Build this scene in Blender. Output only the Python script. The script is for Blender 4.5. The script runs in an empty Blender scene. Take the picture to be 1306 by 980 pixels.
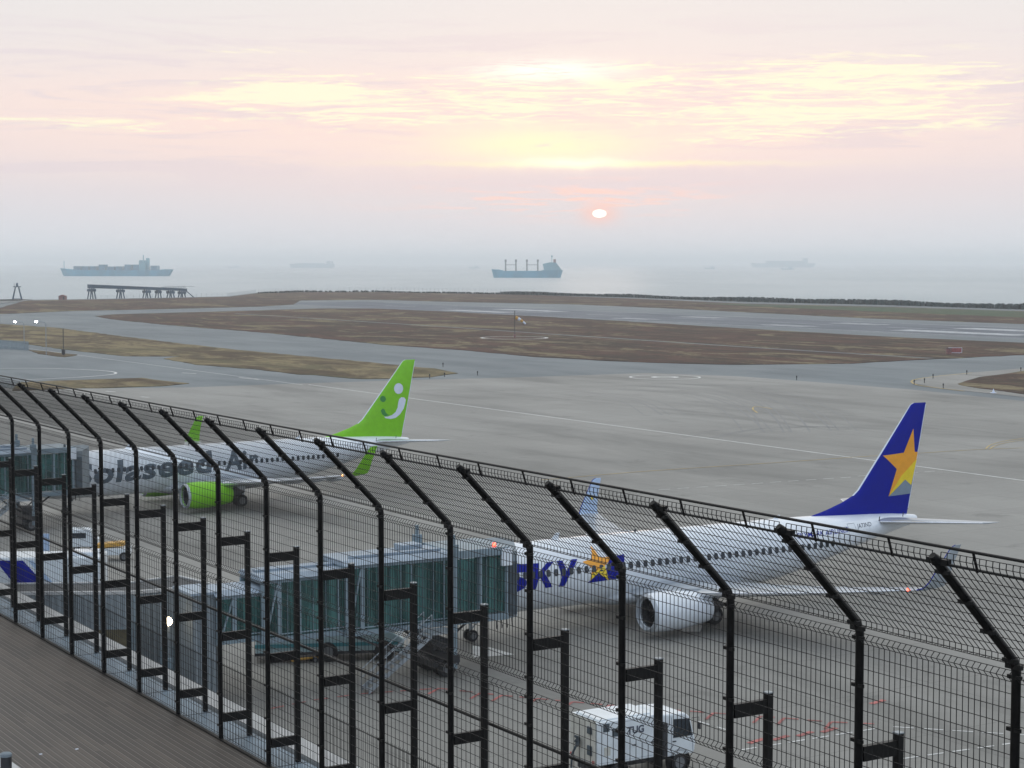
import bpy, bmesh, math, random
from mathutils import Vector, Matrix
random.seed(7)
sc = bpy.context.scene
COL = sc.collection
R = math.radians
def S(r, g, b, k=1.0):
    f = lambda c: ((c/255+.055)/1.055)**2.4 if c > 10 else c/255/12.92
    return (f(r)*k, f(g)*k, f(b)*k, 1)

# ------------------------------------------------------------------ camera
H, FPX, PITCH, TH = 21.75, 2320.0, .0667, .5565
DECK = H-8.27
cam = bpy.data.cameras.new('camera'); co = bpy.data.objects.new('camera', cam); COL.objects.link(co)
co.location = (0, 0, H); co.rotation_euler = (math.pi/2-PITCH, 0, 0)
cam.sensor_width = 36; cam.lens = 36*FPX/1306; cam.clip_start = .1; cam.clip_end = 80000
sc.camera = co
sc.render.engine = 'CYCLES'
sc.cycles.use_denoising = True
sc.cycles.max_bounces = 6; sc.cycles.volume_bounces = 1; sc.cycles.transparent_max_bounces = 8
sc.cycles.sample_clamp_indirect = 4; sc.cycles.caustics_reflective = False; sc.cycles.caustics_refractive = False
sc.view_settings.view_transform = 'Standard'; sc.view_settings.look = 'None'
sc.view_settings.exposure = 0.0; sc.view_settings.gamma = 1

# ------------------------------------------------------------------ world sky
W = bpy.data.worlds.new('World'); sc.world = W; W.use_nodes = True
nt = W.node_tree; nt.nodes.clear()
class NB:
    """small helper for node maths"""
    def __init__(s, nt): s.nt = nt
    def node(s, t, **k):
        n = s.nt.nodes.new(t)
        for a, b in k.items(): setattr(n, a, b)
        return n
    def put(s, sock, v):
        if hasattr(v, 'is_output') or isinstance(v, bpy.types.NodeSocket): s.nt.links.new(v, sock)
        else: sock.default_value = v
    def m(s, op, a, b=0.0, c=0.0, clamp=False):
        n = s.node('ShaderNodeMath', operation=op, use_clamp=clamp)
        for i, v in enumerate((a, b, c)): s.put(n.inputs[i], v)
        return n.outputs[0]
    def mix(s, f, a, b, bt='MIX'):
        n = s.node('ShaderNodeMix', data_type='RGBA', blend_type=bt)
        n.clamp_factor = True
        s.put(n.inputs[0], f); s.put(n.inputs[6], a); s.put(n.inputs[7], b)
        return n.outputs[2]
    def comb(s, x, y, z=0.0):
        n = s.node('ShaderNodeCombineXYZ')
        for i, v in enumerate((x, y, z)): s.put(n.inputs[i], v)
        return n.outputs[0]
    def noise(s, vec, scale, detail=4, rough=.55, dist=0.0):
        n = s.node('ShaderNodeTexNoise')
        if vec is not None: s.put(n.inputs['Vector'], vec)
        n.inputs['Scale'].default_value = scale; n.inputs['Detail'].default_value = detail
        n.inputs['Roughness'].default_value = rough; n.inputs['Distortion'].default_value = dist
        return n.outputs['Fac']
    def smooth(s, v, a, b, lo=0.0, hi=1.0):
        n = s.node('ShaderNodeMapRange', interpolation_type='SMOOTHSTEP')
        s.put(n.inputs[0], v)
        for i, q in enumerate((a, b, lo, hi)): n.inputs[i+1].default_value = q
        return n.outputs[0]
    def ramp(s, v, stops):
        n = s.node('ShaderNodeValToRGB'); e = n.color_ramp.elements
        e[0].position, e[0].color = stops[0]; e[1].position, e[1].color = stops[-1]
        for p, c in stops[1:-1]: q = e.new(p); q.color = c
        s.put(n.inputs[0], v); return n.outputs[0]
    def gauss(s, az, el, a0, e0, sa, se):
        x = s.m('DIVIDE', s.m('SUBTRACT', az, a0), sa); y = s.m('DIVIDE', s.m('SUBTRACT', el, e0), se)
        return s.m('EXPONENT', s.m('MULTIPLY', s.m('ADD', s.m('MULTIPLY', x, x), s.m('MULTIPLY', y, y)), -1.0))
B = NB(nt)
tc = B.node('ShaderNodeTexCoord'); sp = B.node('ShaderNodeSeparateXYZ'); nt.links.new(tc.outputs['Generated'], sp.inputs[0])
X_, Y_, Z_ = sp.outputs
el = B.m('MULTIPLY', B.m('ARCSINE', Z_), 57.2958); az = B.m('MULTIPLY', B.m('ARCTAN2', X_, Y_), 57.2958)
SUN_EL, SUN_AZ = 1.53, 2.74
grad = B.ramp(B.m('DIVIDE', el, 40.0, clamp=True), [
    (0.0, S(225, 230, 236)), (.03, S(225, 226, 232)), (.055, S(228, 224, 229)), (.085, S(236, 225, 227)), (.13, S(238, 229, 229)),
    (.2, S(234, 231, 231)), (.33, S(240, 241, 241, 1.12)), (1.0, S(238, 241, 242, 1.3))])
warm = B.gauss(az, el, -3.0, 4.4, 22, 1.5)
c = B.mix(B.m('MULTIPLY', warm, .8), grad, S(255, 231, 222))
n1 = B.noise(B.comb(B.m('MULTIPLY', az, .13), B.m('MULTIPLY', el, 1.25), 3.0), 1.15, 10, .68, .8)
n2 = B.noise(B.comb(B.m('MULTIPLY', az, .10), B.m('MULTIPLY', el, 1.5), 11.0), 1.3, 9, .66, .9)
n5 = B.noise(B.comb(B.m('MULTIPLY', az, .26), B.m('MULTIPLY', el, 2.9), 31.0), 1.9, 10, .72, 1.4)
nn_ = B.m('ADD', B.m('MULTIPLY', n1, .5), B.m('MULTIPLY', n5, .5))
bands = B.m('MULTIPLY', B.m('MULTIPLY', B.smooth(n2, .48, .62), B.smooth(el, 1.8, 3.2)), B.smooth(el, 9.0, 5.5))
c = B.mix(B.m('MULTIPLY', bands, .6), c, S(227, 217, 224))
g = [B.m('MULTIPLY', B.gauss(az, el, a, e, sa, se), w) for a, e, sa, se, w in
     ((-5.5, 5.0, 5.0, .95, 1.0), (1.0, 5.3, 6.5, 1.0, 1.0), (10.5, 5.7, 7.0, .75, .9), (9.0, 4.5, 8.0, .8, .85), (-13.0, 4.15, 5.0, .28, .7), (6.5, 3.9, 4.0, .5, .5), (-9.0, 6.5, 5.0, .25, .4))]
gm = g[0]
for q_ in g[1:]: gm = B.m('MAXIMUM', gm, q_)
lit = B.smooth(B.m('ADD', nn_, B.m('MULTIPLY', B.m('SUBTRACT', gm, .6), .16)), .462, .575)
lit = B.m('MULTIPLY', lit, B.smooth(gm, .08, .5))
c = B.mix(B.m('MULTIPLY', lit, .92), c, S(255, 250, 222, 1.03))
core = B.m('MULTIPLY', B.gauss(az, el, 1.1, 5.95, 1.9, .30), B.smooth(nn_, .38, .50))
c = B.mix(core, c, S(255, 255, 240, 1.2))
wob = B.m('ADD', el, B.m('MULTIPLY', B.m('SUBTRACT', B.noise(B.comb(B.m('MULTIPLY', az, .6), 0.0, 5.0), 1.0, 6, .65), .5), .45))
bank = B.m('MULTIPLY', B.gauss(az, wob, .9, 3.65, 3.0, .55), B.smooth(nn_, .33, .47))
c = B.mix(B.m('MULTIPLY', bank, .95), c, S(255, 253, 212, 1.04))
low = B.m('MULTIPLY', B.gauss(az, wob, 4.0, 2.5, 9.0, .42), .7)
c = B.mix(low, c, S(226, 217, 225))
edge = B.gauss(az, wob, 2.6, 3.08, 5.0, .085)
edge2 = B.gauss(az, wob, 1.9, 3.1, 1.7, .15)
c = B.mix(B.m('MULTIPLY', edge, .9), c, S(255, 246, 208, 1.03))
c = B.mix(edge2, c, S(255, 255, 226, 1.2))
n3 = B.noise(B.comb(B.m('MULTIPLY', az, .30), B.m('MULTIPLY', el, 4.2), 21.0), 1.5, 8, .62, .5)
st = B.m('MULTIPLY', B.gauss(az, el, 1.9, 2.0, 4.2, .48), B.smooth(n3, .50, .60))
c = B.mix(B.m('MULTIPLY', st, 1.0, clamp=True), c, S(255, 214, 203, 1.06))
blu = B.m('MULTIPLY', B.smooth(Y_, .25, -.55), B.smooth(el, -2.0, 10.0))
c = B.mix(B.m('MULTIPLY', blu, .7), c, (.60, .78, 1.05, 1))
glow = B.gauss(az, el, SUN_AZ, SUN_EL, .55, .32)
c = B.mix(B.m('MULTIPLY', glow, .8), c, S(255, 200, 185, 1.08))
disc = B.smooth(B.m('ADD', B.m('POWER', B.m('DIVIDE', B.m('SUBTRACT', az, SUN_AZ), .20), 2.0), B.m('POWER', B.m('DIVIDE', B.m('SUBTRACT', el, SUN_EL), .115), 2.0)), 1.5, .6)
c = B.mix(disc, c, (2.6, 2.2, 2.0, 1))
sky = B.node('ShaderNodeTexSky', sky_type='NISHITA'); sky.sun_disc = False
sky.sun_elevation = R(SUN_EL); sky.sun_rotation = R(SUN_AZ); sky.dust_density = 3
skd = B.mix(1.0, sky.outputs[0], (.15, .16, .18, 1), 'MULTIPLY')
bg1 = B.node('ShaderNodeBackground'); nt.links.new(skd, bg1.inputs[0]); bg1.inputs[1].default_value = .05
bg2 = B.node('ShaderNodeBackground'); nt.links.new(c, bg2.inputs[0]); bg2.inputs[1].default_value = 1.0
ad = B.node('ShaderNodeAddShader'); nt.links.new(bg1.outputs[0], ad.inputs[0]); nt.links.new(bg2.outputs[0], ad.inputs[1])
wo = B.node('ShaderNodeOutputWorld'); nt.links.new(ad.outputs[0], wo.inputs[0])

sl = bpy.data.lights.new('sun', 'SUN'); so = bpy.data.objects.new('sun', sl); COL.objects.link(so)
sl.energy = .02; sl.angle = R(3); sl.color = (1, .78, .66)
sd = Vector((math.sin(R(SUN_AZ))*math.cos(R(3)), math.cos(R(SUN_AZ))*math.cos(R(3)), math.sin(R(3))))
so.rotation_euler = sd.to_track_quat('Z', 'Y').to_euler()

# ------------------------------------------------------------------ geometry helpers
PD = Vector((math.cos(TH), math.sin(TH), 0)); SD = Vector((-math.sin(TH), math.cos(TH), 0))
def PS(p, s, z=0.0): v = PD*p+SD*s; return Vector((v.x, v.y, z))
cp_, sp_ = math.cos(PITCH), math.sin(PITCH)
def G(px, py, z=0.0):
    """point of the level z seen at a pixel of the 1306-wide photograph"""
    a = (px-653)/FPX; b = (490-py)/FPX
    r = Vector((a, cp_+b*sp_, b*cp_-sp_)); t = (z-H)/r.z
    return Vector((r.x*t, r.y*t, z))

class MB:
    def __init__(s): s.v = []; s.f = []; s.mi = []; s.m = 0
    def add(s, vs, fs):
        o = len(s.v); s.v += [tuple(q) for q in vs]
        for f in fs: s.f.append([i+o for i in f]); s.mi.append(s.m)
    def box(s, c, d, rz=0.0):
        cx, cy, cz = c; x, y, z = d[0]/2, d[1]/2, d[2]/2
        vs = []
        for k in (-z, z):
            for i, j in ((-x, -y), (x, -y), (x, y), (-x, y)):
                vs.append((cx+i*math.cos(rz)-j*math.sin(rz), cy+i*math.sin(rz)+j*math.cos(rz), cz+k))
        s.add(vs, [(3, 2, 1, 0), (4, 5, 6, 7), (0, 1, 5, 4), (1, 2, 6, 5), (2, 3, 7, 6), (3, 0, 4, 7)])
    def hexa(s, a, b):
        """box between bottom quad a and top quad b"""
        s.add(list(a)+list(b), [(3, 2, 1, 0), (4, 5, 6, 7), (0, 1, 5, 4), (1, 2, 6, 5), (2, 3, 7, 6), (3, 0, 4, 7)])
    def prism(s, poly, z0, z1):
        n = len(poly)
        vs = [(p[0], p[1], z0) for p in poly]+[(p[0], p[1], z1) for p in poly]
        s.add(vs, [tuple(range(n-1, -1, -1)), tuple(range(n, 2*n))]+[(i, (i+1) % n, n+(i+1) % n, n+i) for i in range(n)])
    def plate(s, poly3, off):
        """planar polygon given thickness along off"""
        n = len(poly3); off = Vector(off)
        vs = [Vector(p) for p in poly3]+[Vector(p)+off for p in poly3]
        s.add(vs, [tuple(range(n-1, -1, -1)), tuple(range(n, 2*n))]+[(i, (i+1) % n, n+(i+1) % n, n+i) for i in range(n)])
    def tube(s, pts, r, n=6, cap=True, r2=None):
        pts = [Vector(p) for p in pts]; m = len(pts); rings = []
        up = None
        for i, p in enumerate(pts):
            if i == 0: d = pts[1]-p
            elif i == m-1: d = p-pts[-2]
            else: d = (pts[i+1]-p).normalized()+(p-pts[i-1]).normalized()
            d = d.normalized() if d.length > 1e-9 else Vector((0, 0, 1))
            if up is None:
                up = Vector((0, 0, 1)) if abs(d.z) < .9 else Vector((1, 0, 0))
            a = d.cross(up)
            if a.length < 1e-6: a = d.cross(Vector((0, 1, 0)))
            a.normalize(); b = a.cross(d).normalized(); up = b
            rr = r if r2 is None else r+(r2-r)*i/(m-1)
            rings.append([p+a*(math.cos(q)*rr)+b*(math.sin(q)*rr) for q in [2*math.pi*(k+.5)/n for k in range(n)]])
        vs = [q for g in rings for q in g]; fs = []
        for i in range(m-1):
            for k in range(n):
                fs.append((i*n+k, i*n+(k+1) % n, (i+1)*n+(k+1) % n, (i+1)*n+k))
        if cap: fs += [tuple(range(n-1, -1, -1)), tuple(range((m-1)*n, m*n))]
        s.add(vs, fs)
    def loft(s, secs, cap=True):
        n = len(secs[0]); vs = [q for g in secs for q in g]; fs = []
        for i in range(len(secs)-1):
            for k in range(n):
                fs.append((i*n+k, i*n+(k+1) % n, (i+1)*n+(k+1) % n, (i+1)*n+k))
        if cap: fs += [tuple(range(n-1, -1, -1)), tuple(range((len(secs)-1)*n, len(secs)*n))]
        s.add(vs, fs)
    def lathe(s, prof, c, ax=(1, 0, 0), n=28, cap=False):
        """prof: (along, radius) list about the axis through c"""
        ax = Vector(ax).normalized(); u = ax.cross(Vector((0, 0, 1)))
        if u.length < 1e-3: u = Vector((1, 0, 0))
        u.normalize(); w = u.cross(ax); c = Vector(c)
        s.loft([[c+ax*a+u*(math.cos(t)*r)+w*(math.sin(t)*r) for t in [2*math.pi*k/n for k in range(n)]] for a, r in prof], cap)
    def build(s, name, mats, parent=None, smooth=False, bevel=0.0):
        me = bpy.data.meshes.new(name); me.from_pydata(s.v, [], s.f)
        bm = bmesh.new(); bm.from_mesh(me); bmesh.ops.recalc_face_normals(bm, faces=bm.faces); bm.to_mesh(me); bm.free()
        mats = mats if isinstance(mats, (list, tuple)) else [mats]
        for m in mats: me.materials.append(m)
        if len(mats) > 1 and len(me.polygons) == len(s.mi):
            me.polygons.foreach_set('material_index', s.mi)
        o = bpy.data.objects.new(name, me); COL.objects.link(o)
        if parent is not None: o.parent = parent
        if smooth:
            me.polygons.foreach_set('use_smooth', [True]*len(me.polygons))
            me.set_sharp_from_angle(angle=R(38))
        if bevel:
            b = o.modifiers.new('bevel', 'BEVEL'); b.width = bevel; b.segments = 2; b.limit_method = 'ANGLE'
        return o
def tag(o, label=None, cat=None, group=None, kind=None):
    for k, v in (('label', label), ('category', cat), ('group', group), ('kind', kind)):
        if v: o[k] = v
    return o
def empty(name, loc=(0, 0, 0), rz=0.0, label=None, cat=None, group=None, kind=None):
    o = bpy.data.objects.new(name, None); COL.objects.link(o); o.location = loc; o.rotation_euler = (0, 0, rz)
    o.empty_display_size = .3
    return tag(o, label, cat, group, kind)
def copy_tree(o, parent=None):
    c = o.copy(); COL.objects.link(c); c.parent = parent
    for ch in [q for q in COL.objects if q.parent == o]: copy_tree(ch, c)
    return c

# ------------------------------------------------------------------ materials
def mat(name, col, rough=.5, metal=0.0, var=.12, scale=2.0, bump=0.0, spec=.5, stretch=(1, 1, 1), coat=0.0):
    m = bpy.data.materials.new(name); m.use_nodes = True; t = m.node_tree; b = NB(t)
    p = t.nodes['Principled BSDF']
    tcn = b.node('ShaderNodeTexCoord'); mp = b.node('ShaderNodeMapping'); mp.inputs['Scale'].default_value = stretch
    t.links.new(tcn.outputs['Object'], mp.inputs[0])
    f = b.noise(mp.outputs[0], scale, 6, .6)
    d = tuple(max(0, x*(1-var)) for x in col[:3])+(1,); l = tuple(min(1, x*(1+var)) for x in col[:3])+(1,)
    cc = b.mix(b.smooth(f, .3, .7), d, l)
    t.links.new(cc, p.inputs['Base Color'])
    p.inputs['Metallic'].default_value = metal; p.inputs['Specular IOR Level'].default_value = spec
    p.inputs['Coat Weight'].default_value = coat
    t.links.new(b.m('ADD', rough-.06, b.m('MULTIPLY', f, .12)), p.inputs['Roughness'])
    if bump:
        bn = b.node('ShaderNodeBump'); bn.inputs['Strength'].default_value = bump; bn.inputs['Distance'].default_value = .02
        t.links.new(f, bn.inputs['Height']); t.links.new(bn.outputs[0], p.inputs['Normal'])
    return m
def emit(name, col, k):
    m = bpy.data.materials.new(name); m.use_nodes = True; t = m.node_tree
    p = t.nodes['Principled BSDF']; p.inputs['Base Color'].default_value = col
    p.inputs['Emission Color'].default_value = col; p.inputs['Emission Strength'].default_value = k
    return m
M = {}
M['fence'] = mat('fence_black', (.0055, .005, .0046), .46, var=.6, scale=9, spec=.26)
M['wire'] = mat('wire_black', (.006, .006, .006), .45, var=.2, spec=.3)
M['white'] = mat('aircraft_white', (.72, .76, .80), .25, var=.04, scale=.6, coat=.3)
M['belly'] = mat('aircraft_grey', (.42, .44, .46), .35, var=.08, scale=.8)
M['wing'] = mat('wing_grey', (.40, .43, .46), .3, metal=.25, var=.08, scale=1.0)
M['bare'] = mat('bare_metal', (.72, .73, .75), .22, metal=.85, var=.06)
M['dark'] = mat('dark_metal', (.035, .036, .04), .5, metal=.3, var=.3)
M['tyre'] = mat('tyre_rubber', (.015, .015, .016), .75, var=.2)
M['rim'] = mat('wheel_rim', (.13, .135, .14), .45, var=.2)
M['win'] = mat('window_dark', (.02, .028, .038), .12, var=.2)
M['blue'] = mat('deep_blue', (.002, .010, .26), .55, var=.06, spec=.12)
M['orange'] = mat('star_orange', (.86, .36, .02), .35, var=.05)
M['yellow'] = mat('star_yellow', (.85, .62, .02), .35, var=.05)
M['slate'] = mat('star_slate', (.20, .26, .32), .35, var=.05)
M['green'] = mat('lime_green', (.20, .54, .01), .35, var=.05, spec=.35)
M['dgreen'] = mat('dark_green', (.03, .23, .04), .35, var=.05)
M['pale'] = mat('pale_decal', (.66, .71, .82), .35, var=.03)
M['ltblue'] = mat('light_blue', (.38, .50, .68), .3, var=.05)
M['seam'] = mat('panel_seam_grey', (.50, .53, .56), .5, var=.05)
M['winglet_outer'] = mat('winglet_grey', (.33, .37, .40), .4, var=.05)
M['letter'] = mat('letter_slate', (.075, .105, .135), .4, var=.08)
M['regink'] = mat('registration_ink', (.05, .06, .09), .5, var=.05)
M['panelline'] = mat('panel_line', (.28, .31, .35), .5, var=.05)
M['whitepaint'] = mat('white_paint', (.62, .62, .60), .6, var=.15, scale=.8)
M['wornpaint'] = mat('worn_white_paint', (.40, .41, .42), .8, var=.3, scale=.3, spec=.2)
M['redpaint'] = mat('red_paint', (.34, .10, .09), .65, var=.4, scale=.6)
M['yelpaint'] = mat('yellow_paint', (.42, .30, .10), .65, var=.3, scale=.4)
M['conc'] = mat('pale_concrete', (.46, .46, .45), .75, var=.12, scale=1.2, bump=.2)
M['ledge'] = mat('blue_grey_concrete', (.20, .26, .31), .55, var=.22, scale=1.6, bump=.2)
M['gutter'] = mat('dark_gutter', (.035, .04, .045), .7, var=.3)
M['brtrim'] = mat('bridge_trim', (.19, .25, .285), .45, var=.12, scale=1.0)
M['brroof'] = mat('bridge_roof', (.29, .35, .41), .5, var=.15, scale=.7)
M['brdark'] = mat('bridge_dark', (.05, .07, .085), .5, var=.3)
M['bellow'] = mat('canopy_fabric', (.19, .225, .25), .8, var=.15, scale=2)
M['galv'] = mat('galvanised_steel', (.30, .33, .35), .45, metal=.4, var=.15)
M['truck'] = mat('truck_white', (.66, .70, .72), .35, var=.08, scale=1.0, coat=.2)
M['cream'] = mat('truck_cream', (.50, .49, .44), .5, var=.1)
M['teal'] = mat('pale_teal', (.34, .45, .47), .4, var=.08)
M['tealdark'] = mat('teal_band', (.05, .22, .25), .4, var=.08)
M['rust'] = mat('weathered_red', (.25, .12, .11), .8, var=.3)
M['shipblue'] = mat('ship_hull', (.03, .27, .38), .6, var=.2, scale=.05)
M['shippale'] = mat('ship_upperworks', (.14, .36, .42), .6, var=.15, scale=.05)
M['pier'] = mat('pier_steel', (.025, .07, .115), .6, var=.2, scale=.2)
M['orangegse'] = mat('service_yellow', (.55, .30, .05), .5, var=.1)
M['brown'] = mat('brown_glass', (.10, .085, .05), .3, var=.3)
M['hedge'] = mat('shrub_leaf', (.022, .042, .042), .85, var=.5, scale=.3)
M['lamp_warm'] = emit('lamp_warm', (1, .80, .52, 1), 14)
M['lamp_cool'] = emit('lamp_cool', (1, 1, 1, 1), 60)
M['lamp_red'] = emit('lamp_red', (1, .10, .06, 1), 5)
M['lamp_orange'] = emit('lamp_orange', (1, .45, .15, 1), 5)

def corrugated(name, col, pitch=.25):
    m = mat(name, col, .5, var=.10, scale=.6); t = m.node_tree; b = NB(t)
    p = t.nodes['Principled BSDF']; g = b.node('ShaderNodeTexCoord'); q = b.node('ShaderNodeSeparateXYZ')
    t.links.new(g.outputs['Object'], q.inputs[0])
    ph = b.m('ADD', b.m('MULTIPLY', q.outputs[0], math.cos(TH)), b.m('MULTIPLY', q.outputs[1], math.sin(TH)))
    ph2 = b.m('SUBTRACT', b.m('MULTIPLY', q.outputs[1], math.cos(TH)), b.m('MULTIPLY', q.outputs[0], math.sin(TH)))
    w = b.m('SINE', b.m('MULTIPLY', b.m('ADD', ph, ph2), 6.2832/pitch))
    bn = b.node('ShaderNodeBump'); bn.inputs['Strength'].default_value = .9; bn.inputs['Distance'].default_value = .05
    t.links.new(w, bn.inputs['Height']); t.links.new(bn.outputs[0], p.inputs['Normal'])
    return m
M['corr'] = corrugated('corrugated_cladding', (.235, .27, .29))

def glass_mat():
    m = bpy.data.materials.new('teal_glass'); m.use_nodes = True; t = m.node_tree; b = NB(t); t.nodes.clear()
    g = b.node('ShaderNodeTexCoord'); mp = b.node('ShaderNodeMapping'); mp.inputs['Scale'].default_value = (1.6, 1.6, .12)
    t.links.new(g.outputs['Object'], mp.inputs[0]); f = b.noise(mp.outputs[0], 1.4, 4)
    p = b.node('ShaderNodeBsdfPrincipled'); t.links.new(b.mix(b.smooth(f, .35, .65), (.022, .065, .062, 1), (.10, .24, .225, 1)), p.inputs['Base Color'])
    p.inputs['Roughness'].default_value = .12
    tr = b.node('ShaderNodeBsdfTransparent'); tr.inputs[0].default_value = (.35, .62, .60, 1)
    mx = b.node('ShaderNodeMixShader'); mx.inputs[0].default_value = .62
    t.links.new(tr.outputs[0], mx.inputs[1]); t.links.new(p.outputs[0], mx.inputs[2])
    o = b.node('ShaderNodeOutputMaterial'); t.links.new(mx.outputs[0], o.inputs[0]); return m
M['glass'] = glass_mat()

def rotated(b, t):
    """coordinates (p, s) in metres along and across the terminal"""
    g = b.node('ShaderNodeTexCoord'); mp = b.node('ShaderNodeMapping'); mp.inputs['Rotation'].default_value = (0, 0, -TH)
    t.links.new(g.outputs['Object'], mp.inputs[0]); q = b.node('ShaderNodeSeparateXYZ'); t.links.new(mp.outputs[0], q.inputs[0])
    return mp.outputs[0], q.outputs[0], q.outputs[1]
def pavement(name, col, col2, joints=0.0, rough=.6, streak=1.0):
    m = bpy.data.materials.new(name); m.use_nodes = True; t = m.node_tree; b = NB(t); p = t.nodes['Principled BSDF']
    v, P, Q = rotated(b, t)
    big = b.noise(v, .022, 6, .6, .5)
    st = b.noise(b.comb(b.m('MULTIPLY', P, .09), b.m('MULTIPLY', Q, .022)), 1.0, 7, .62, .7)
    fine = b.noise(v, 1.3, 6, .7)
    c = b.mix(b.smooth(big, .35, .65), col, col2)
    c = b.mix(b.m('MULTIPLY', b.smooth(st, .50, .68), .48*streak), c, tuple(x*.62 for x in col[:3])+(1,))
    c = b.mix(b.m('MULTIPLY', b.smooth(st, .46, .28), .28*streak), c, tuple(min(1, x*1.25) for x in col2[:3])+(1,))
    c = b.mix(b.m('MULTIPLY', b.smooth(fine, .45, .75), .22), c, tuple(x*.7 for x in col[:3])+(1,))
    sp_ = b.noise(v, .16, 7, .7, .8)
    c = b.mix(b.m('MULTIPLY', b.smooth(sp_, .58, .70), .45*streak), c, tuple(x*.45 for x in col[:3])+(1,))
    if joints:
        fx = b.m('ABSOLUTE', b.m('SUBTRACT', b.m('FRACT', b.m('DIVIDE', P, joints)), .5))
        fy = b.m('ABSOLUTE', b.m('SUBTRACT', b.m('FRACT', b.m('DIVIDE', Q, joints)), .5))
        j = b.m('GREATER_THAN', b.m('MAXIMUM', fx, fy), .5-.04/joints)
        c = b.mix(b.m('MULTIPLY', j, .5), c, tuple(x*.5 for x in col[:3])+(1,))
        wn = b.node('ShaderNodeTexWhiteNoise', noise_dimensions='2D')
        t.links.new(b.comb(b.m('FLOOR', b.m('ADD', b.m('DIVIDE', P, joints), .0)), b.m('FLOOR', b.m('DIVIDE', Q, joints))), wn.inputs[0])
        c = b.mix(b.m('MULTIPLY', wn.outputs[0], .14), c, tuple(x*.6 for x in col[:3])+(1,))
    t.links.new(c, p.inputs['Base Color'])
    t.links.new(b.smooth(st, .35, .7, rough-.05, rough+.1), p.inputs['Roughness']); p.inputs['Specular IOR Level'].default_value = .34
    bn = b.node('ShaderNodeBump'); bn.inputs['Strength'].default_value = .25; bn.inputs['Distance'].default_value = .01
    t.links.new(fine, bn.inputs['Height']); t.links.new(bn.outputs[0], p.inputs['Normal'])
    return m
M['apron'] = pavement('apron_concrete', (.218, .212, .194, 1), (.27, .263, .242, 1), 7.5, .72, 1.0)
M['asph'] = pavement('taxiway_asphalt', (.125, .145, .155, 1), (.16, .182, .19, 1), 0, .72, .5)
M['rwy'] = pavement('runway_asphalt', (.085, .10, .125, 1), (.11, .125, .145, 1), 0, .72, .7)
def grass_mat(name, a, bcol, c3):
    m = bpy.data.materials.new(name); m.use_nodes = True; t = m.node_tree; b = NB(t); p = t.nodes['Principled BSDF']
    v, P, Q = rotated(b, t)
    n1 = b.noise(b.comb(b.m('MULTIPLY', P, .085), b.m('MULTIPLY', Q, .032)), 1.0, 9, .74, .8)
    n2 = b.noise(b.comb(b.m('MULTIPLY', P, .055), b.m('MULTIPLY', Q, .022), 9.0), 1.0, 9, .74, 1.2)
    n4 = b.noise(v, .22, 8, .8)
    c = b.mix(b.smooth(n1, .42, .57), a, bcol)
    c = b.mix(b.m('MULTIPLY', b.smooth(n2, .525, .58), .75), c, c3)
    c = b.mix(b.m('MULTIPLY', b.smooth(n4, .46, .58), .6), c, tuple(x*.5 for x in a[:3])+(1,))
    t.links.new(c, p.inputs['Base Color']); p.inputs['Roughness'].default_value = .95; p.inputs['Specular IOR Level'].default_value = .1
    bn = b.node('ShaderNodeBump'); bn.inputs['Strength'].default_value = .8; bn.inputs['Distance'].default_value = .4
    t.links.new(n4, bn.inputs['Height']); t.links.new(bn.outputs[0], p.inputs['Normal'])
    return m
M['grassred'] = grass_mat('dry_brown_grass', (.112, .064, .048, 1), (.062, .048, .036, 1), (.25, .21, .12, 1))
M['grasstan'] = grass_mat('dry_tan_grass', (.25, .20, .11, 1), (.080, .055, .038, 1), (.11, .10, .055, 1))
M['grassgreen'] = grass_mat('short_green_grass', (.07, .11, .065, 1), (.10, .11, .065, 1), (.14, .11, .08, 1))
def sea_mat():
    m = bpy.data.materials.new('sea_water'); m.use_nodes = True; t = m.node_tree; b = NB(t); p = t.nodes['Principled BSDF']
    g = b.node('ShaderNodeTexCoord'); mp = b.node('ShaderNodeMapping'); mp.inputs['Scale'].default_value = (1, .35, 1)
    t.links.new(g.outputs['Object'], mp.inputs[0])
    n1 = b.noise(mp.outputs[0], .05, 8, .7, .6); n2 = b.noise(mp.outputs[0], .004, 5, .6, .6)
    t.links.new(b.mix(b.smooth(n2, .35, .65), (.22, .29, .32, 1), (.30, .36, .385, 1)), p.inputs['Base Color'])
    p.inputs['Roughness'].default_value = .36
    bn = b.node('ShaderNodeBump'); bn.inputs['Strength'].default_value = .8; bn.inputs['Distance'].default_value = 1.6
    t.links.new(n1, bn.inputs['Height']); t.links.new(bn.outputs[0], p.inputs['Normal']); return m
M['sea'] = sea_mat()
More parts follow.
